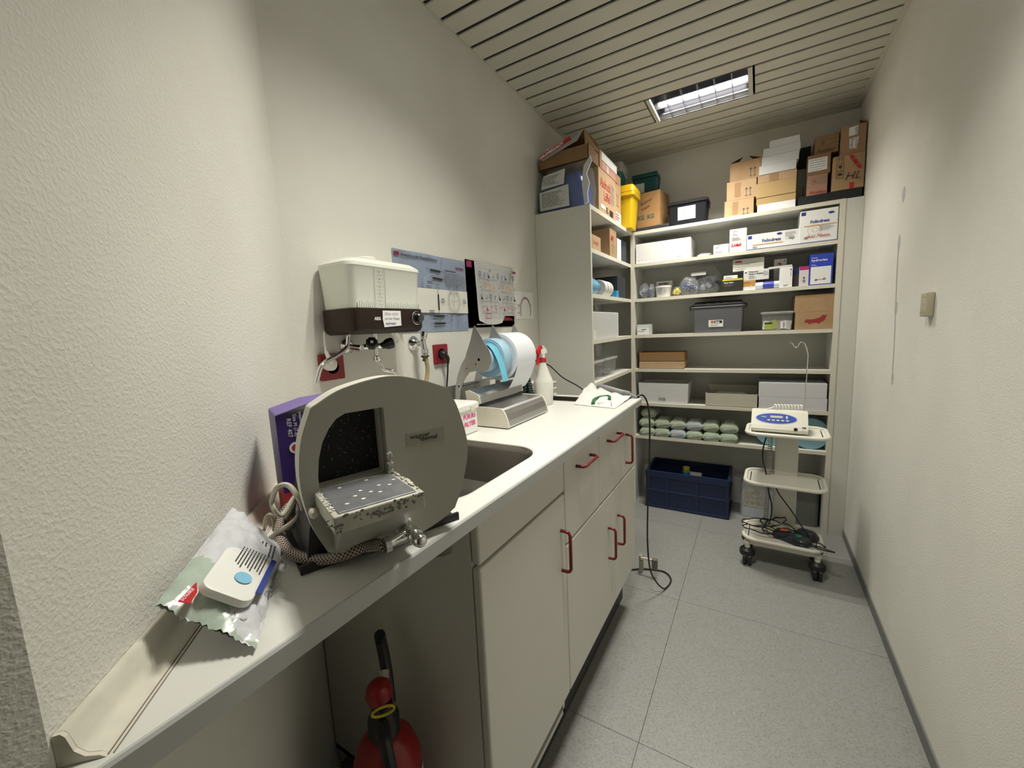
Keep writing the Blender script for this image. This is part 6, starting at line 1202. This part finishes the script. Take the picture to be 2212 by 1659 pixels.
# device
t = thing('control_unit', 'cream motor control unit with blue oval display on the top tray of the trolley', 'control unit', W_ @ V((-.035, -.005, .7775)), -.03)
prof = [(-.085, .000), (.085, .0), (.085, .072), (.050, .092), (-.005, .092), (-.070, .035), (-.088, .018)]
prof = [(-.088, .0), (.085, .0), (.085, .080), (.040, .092), (-.020, .090), (-.078, .030), (-.088, .014)]
obj('casing', prism(NB(), [(p[0], p[1] * 1.08) for p in prof], -.118, .105, YZ), CREAM, t)
for a, b in ((.105, .128), (-.126, -.118)): obj('side_cheek', prism(NB(), [(p[0] * .97, p[1] * 1.06 + .001) for p in prof], a, b, YZ), CREAM, t)
R3 = TM[t.name].to_3x3()
s = Sheet(t, TM[t.name] @ V((0, -.049, .0648)), R3 @ X_, R3 @ V((0, .058, .0648)), eps=.0008)
PB2 = mat('panel_blue', (.03, .07, .36), .3); s.poly(circ(-.012, .0, .095, 36, .034)[:-1], mat('panel_rim', (.40, .47, .70), .3), 'display_panel'); s.poly(circ(-.012, .0, .091, 36, .031)[:-1], PB2, 'display_panel')
s.rect(-.038, .004, .018, .017, mat('lcd', (.50, .52, .42), .3), 'display'); s.text('W&H', -.080, .004, .010, INKW, name='logo'); s.poly([(.030, .012), (.042, .012), (.036, .020)], INKW, 'arrow_key'); s.poly([(.030, .008), (.042, .008), (.036, .0)], INKW, 'arrow_key')
for k in range(5): s.poly(circ(-.045 + k * .021, -.012, .008, 12, .005)[:-1], mat('key_grey', (.45, .48, .42), .5), 'key')
obj('jack', lathe(NB(), [(.009, -.090), (.008, -.094), (.004, -.095)], (.075, 0, .022), 'y', 16), BLK, t, smooth=True)
s2f = Sheet(t, TM[t.name] @ V((.095, -.0865, .0)), R3 @ X_, Z_, eps=.001); s2f.rect(.008, .030, .024, .036, INK); s2f.rect(.004, .008, .020, .018, LAM)
# coiled white cable on the device
c_ = thing('coiled_cable', 'white coiled cable lying on the control unit by the chrome rod', 'cable', W_ @ V((0, .02, .876)))
a, b = W_ @ V((-.055, .03, .892)), W_ @ V((.075, .075, .888))
obj('coil', T(coil(a, b, .012, 9, per=12), .0034, sm=0, n=6), WHT, c_, world=True, smooth=True)
obj('tail', T([a, a + V((-.03, -.01, -.012)), a + V((-.05, .0, -.02))], .003), WHT, c_, world=True, smooth=True)
c_ = thing('coiled_cable', 'grey coiled cable hanging down the left side of the trolley column', 'cable', W_ @ V((-.075, .05, .2)))
a, b = W_ @ V((-.068, .06, .74)), W_ @ V((-.078, .06, .19))
obj('coil', T(coil(a, b, .0105, 46, per=8), .0028, sm=0, n=5), mat('coil_grey', (.45, .44, .40), .5), c_, world=True, smooth=True)
# black cables
def wl(*p): return [W_ @ V(q) for q in p]
c_ = thing('black_cable', 'black power cable looping from the control unit down to the pedal on the bottom tray', 'cable', W_ @ V((0, 0, .17)))
obj('cable', T(wl((.03, .06, .745), (-.02, .055, .748), (-.075, .05, .74), (-.10, .04, .66), (-.102, .04, .58), (-.085, .05, .50), (-.07, .05, .40), (-.05, .05, .30), (-.06, .03, .21), (-.09, .0, .185), (-.08, -.03, .18)), .0038, sm=8), BLK, c_, world=True, smooth=True)
obj('cable', T(wl((-.05, .04, .47), (-.02, .02, .40), (.04, .0, .32), (.09, -.03, .25), (.125, -.03, .20), (.12, -.06, .19)), .0035, sm=8), BLK, c_, world=True, smooth=True)
obj('plug', B(-.02, .02, -.01, .01, 0, .018, bev=.003, M=W_ @ Matrix.Translation((.01, .06, .735))), BLK, c_, world=True)
c_ = thing('cable_heap', 'heap of looped black cables on the bottom tray of the trolley', 'cable', W_ @ V((-.06, 0, .17)))
rs = random.Random(12)
def loop(cx_, cy_, rx, ry, z, a0, span, tilt=0):
    return [W_ @ V((cx_ + rx * math.cos(a0 + span * k / 12), cy_ + ry * math.sin(a0 + span * k / 12), z + tilt * math.cos(a0 + span * k / 12) + .006 * (k % 2))) for k in range(13)]
for p in (loop(-.10, .0, .095, .05, .215, .3, 6.0, .012), loop(-.02, .01, .085, .06, .210, 2.0, 5.6, -.012), loop(-.09, -.045, .10, .035, .190, 1.0, 5.5, -.008), loop(-.03, .02, .05, .05, .225, 0, 6.1, .025), loop(.0, -.03, .075, .045, .195, 3.0, 5.0, .01), loop(.12, -.09, .07, .028, .188, 2.2, 5.3, -.004)): obj('cable_loop', T(p, .0034, sm=4), BLK, c_, world=True, smooth=True)
obj('cable_end', T(wl((.05, -.05, .19), (.10, -.09, .19), (.16, -.12, .185), (.20, -.125, .184), (.225, -.12, .182), (.20, -.112, .184), (.15, -.10, .188), (.10, -.07, .19)), .0034), BLK, c_, world=True, smooth=True)
# foot pedal
t = thing('foot_pedal', 'dark grey foot pedal with one orange and one green button on the bottom tray', 'foot pedal', W_ @ V((.045, -.045, .167)), -.55)
obj('pedal_body', loft(NB(), [(rrect(-.090, .090, -.042, .042, .03, 5), .001), (rrect(-.092, .092, -.044, .044, .03, 5), .012), (rrect(-.080, .080, -.034, .034, .026, 5), .034), (rrect(-.070, .070, -.026, .026, .02, 5), .038)], Z3), ANTH, t, smooth=True)
obj('orange_button', lathe(NB(), [(.019, .035), (.018, .042), (.014, .044), (0, .0445)], (-.040, 0, 0), n=22), mat('button_orange', (.60, .10, .03), .5), t, smooth=True); obj('green_button', lathe(NB(), [(.017, .035), (.016, .042), (.013, .044), (0, .0445)], (.035, 0, 0), n=22), mat('button_green', (.01, .18, .11), .5), t, smooth=True)
t = thing('foot_pedal', 'black rounded foot pedal behind the one with coloured buttons', 'foot pedal', W_ @ V((.115, .02, .167)), -.4)
obj('pedal_body', loft(NB(), [(rrect(-.055, .055, -.045, .045, .035, 6), .001), (rrect(-.055, .055, -.045, .045, .035, 6), .014), (rrect(-.040, .040, -.032, .032, .026, 6), .036)], Z3), BLK, t, smooth=True); obj('pedal_plate', loft(NB(), [(rrect(-.036, .036, -.028, .028, .024, 6), .036), (rrect(-.032, .032, -.024, .024, .02, 6), .040)], Z3), ANTH, t)
tag(obj('yellow_tag', B(-.02, .02, -.006, .006, 0, .004, M=W_ @ Matrix.Translation((-.03, .035, .1665))), mat('tag_yellow', (.50, .45, .05), .5), None), 'small yellow tag lying on the bottom tray behind the pedals', 'tag')
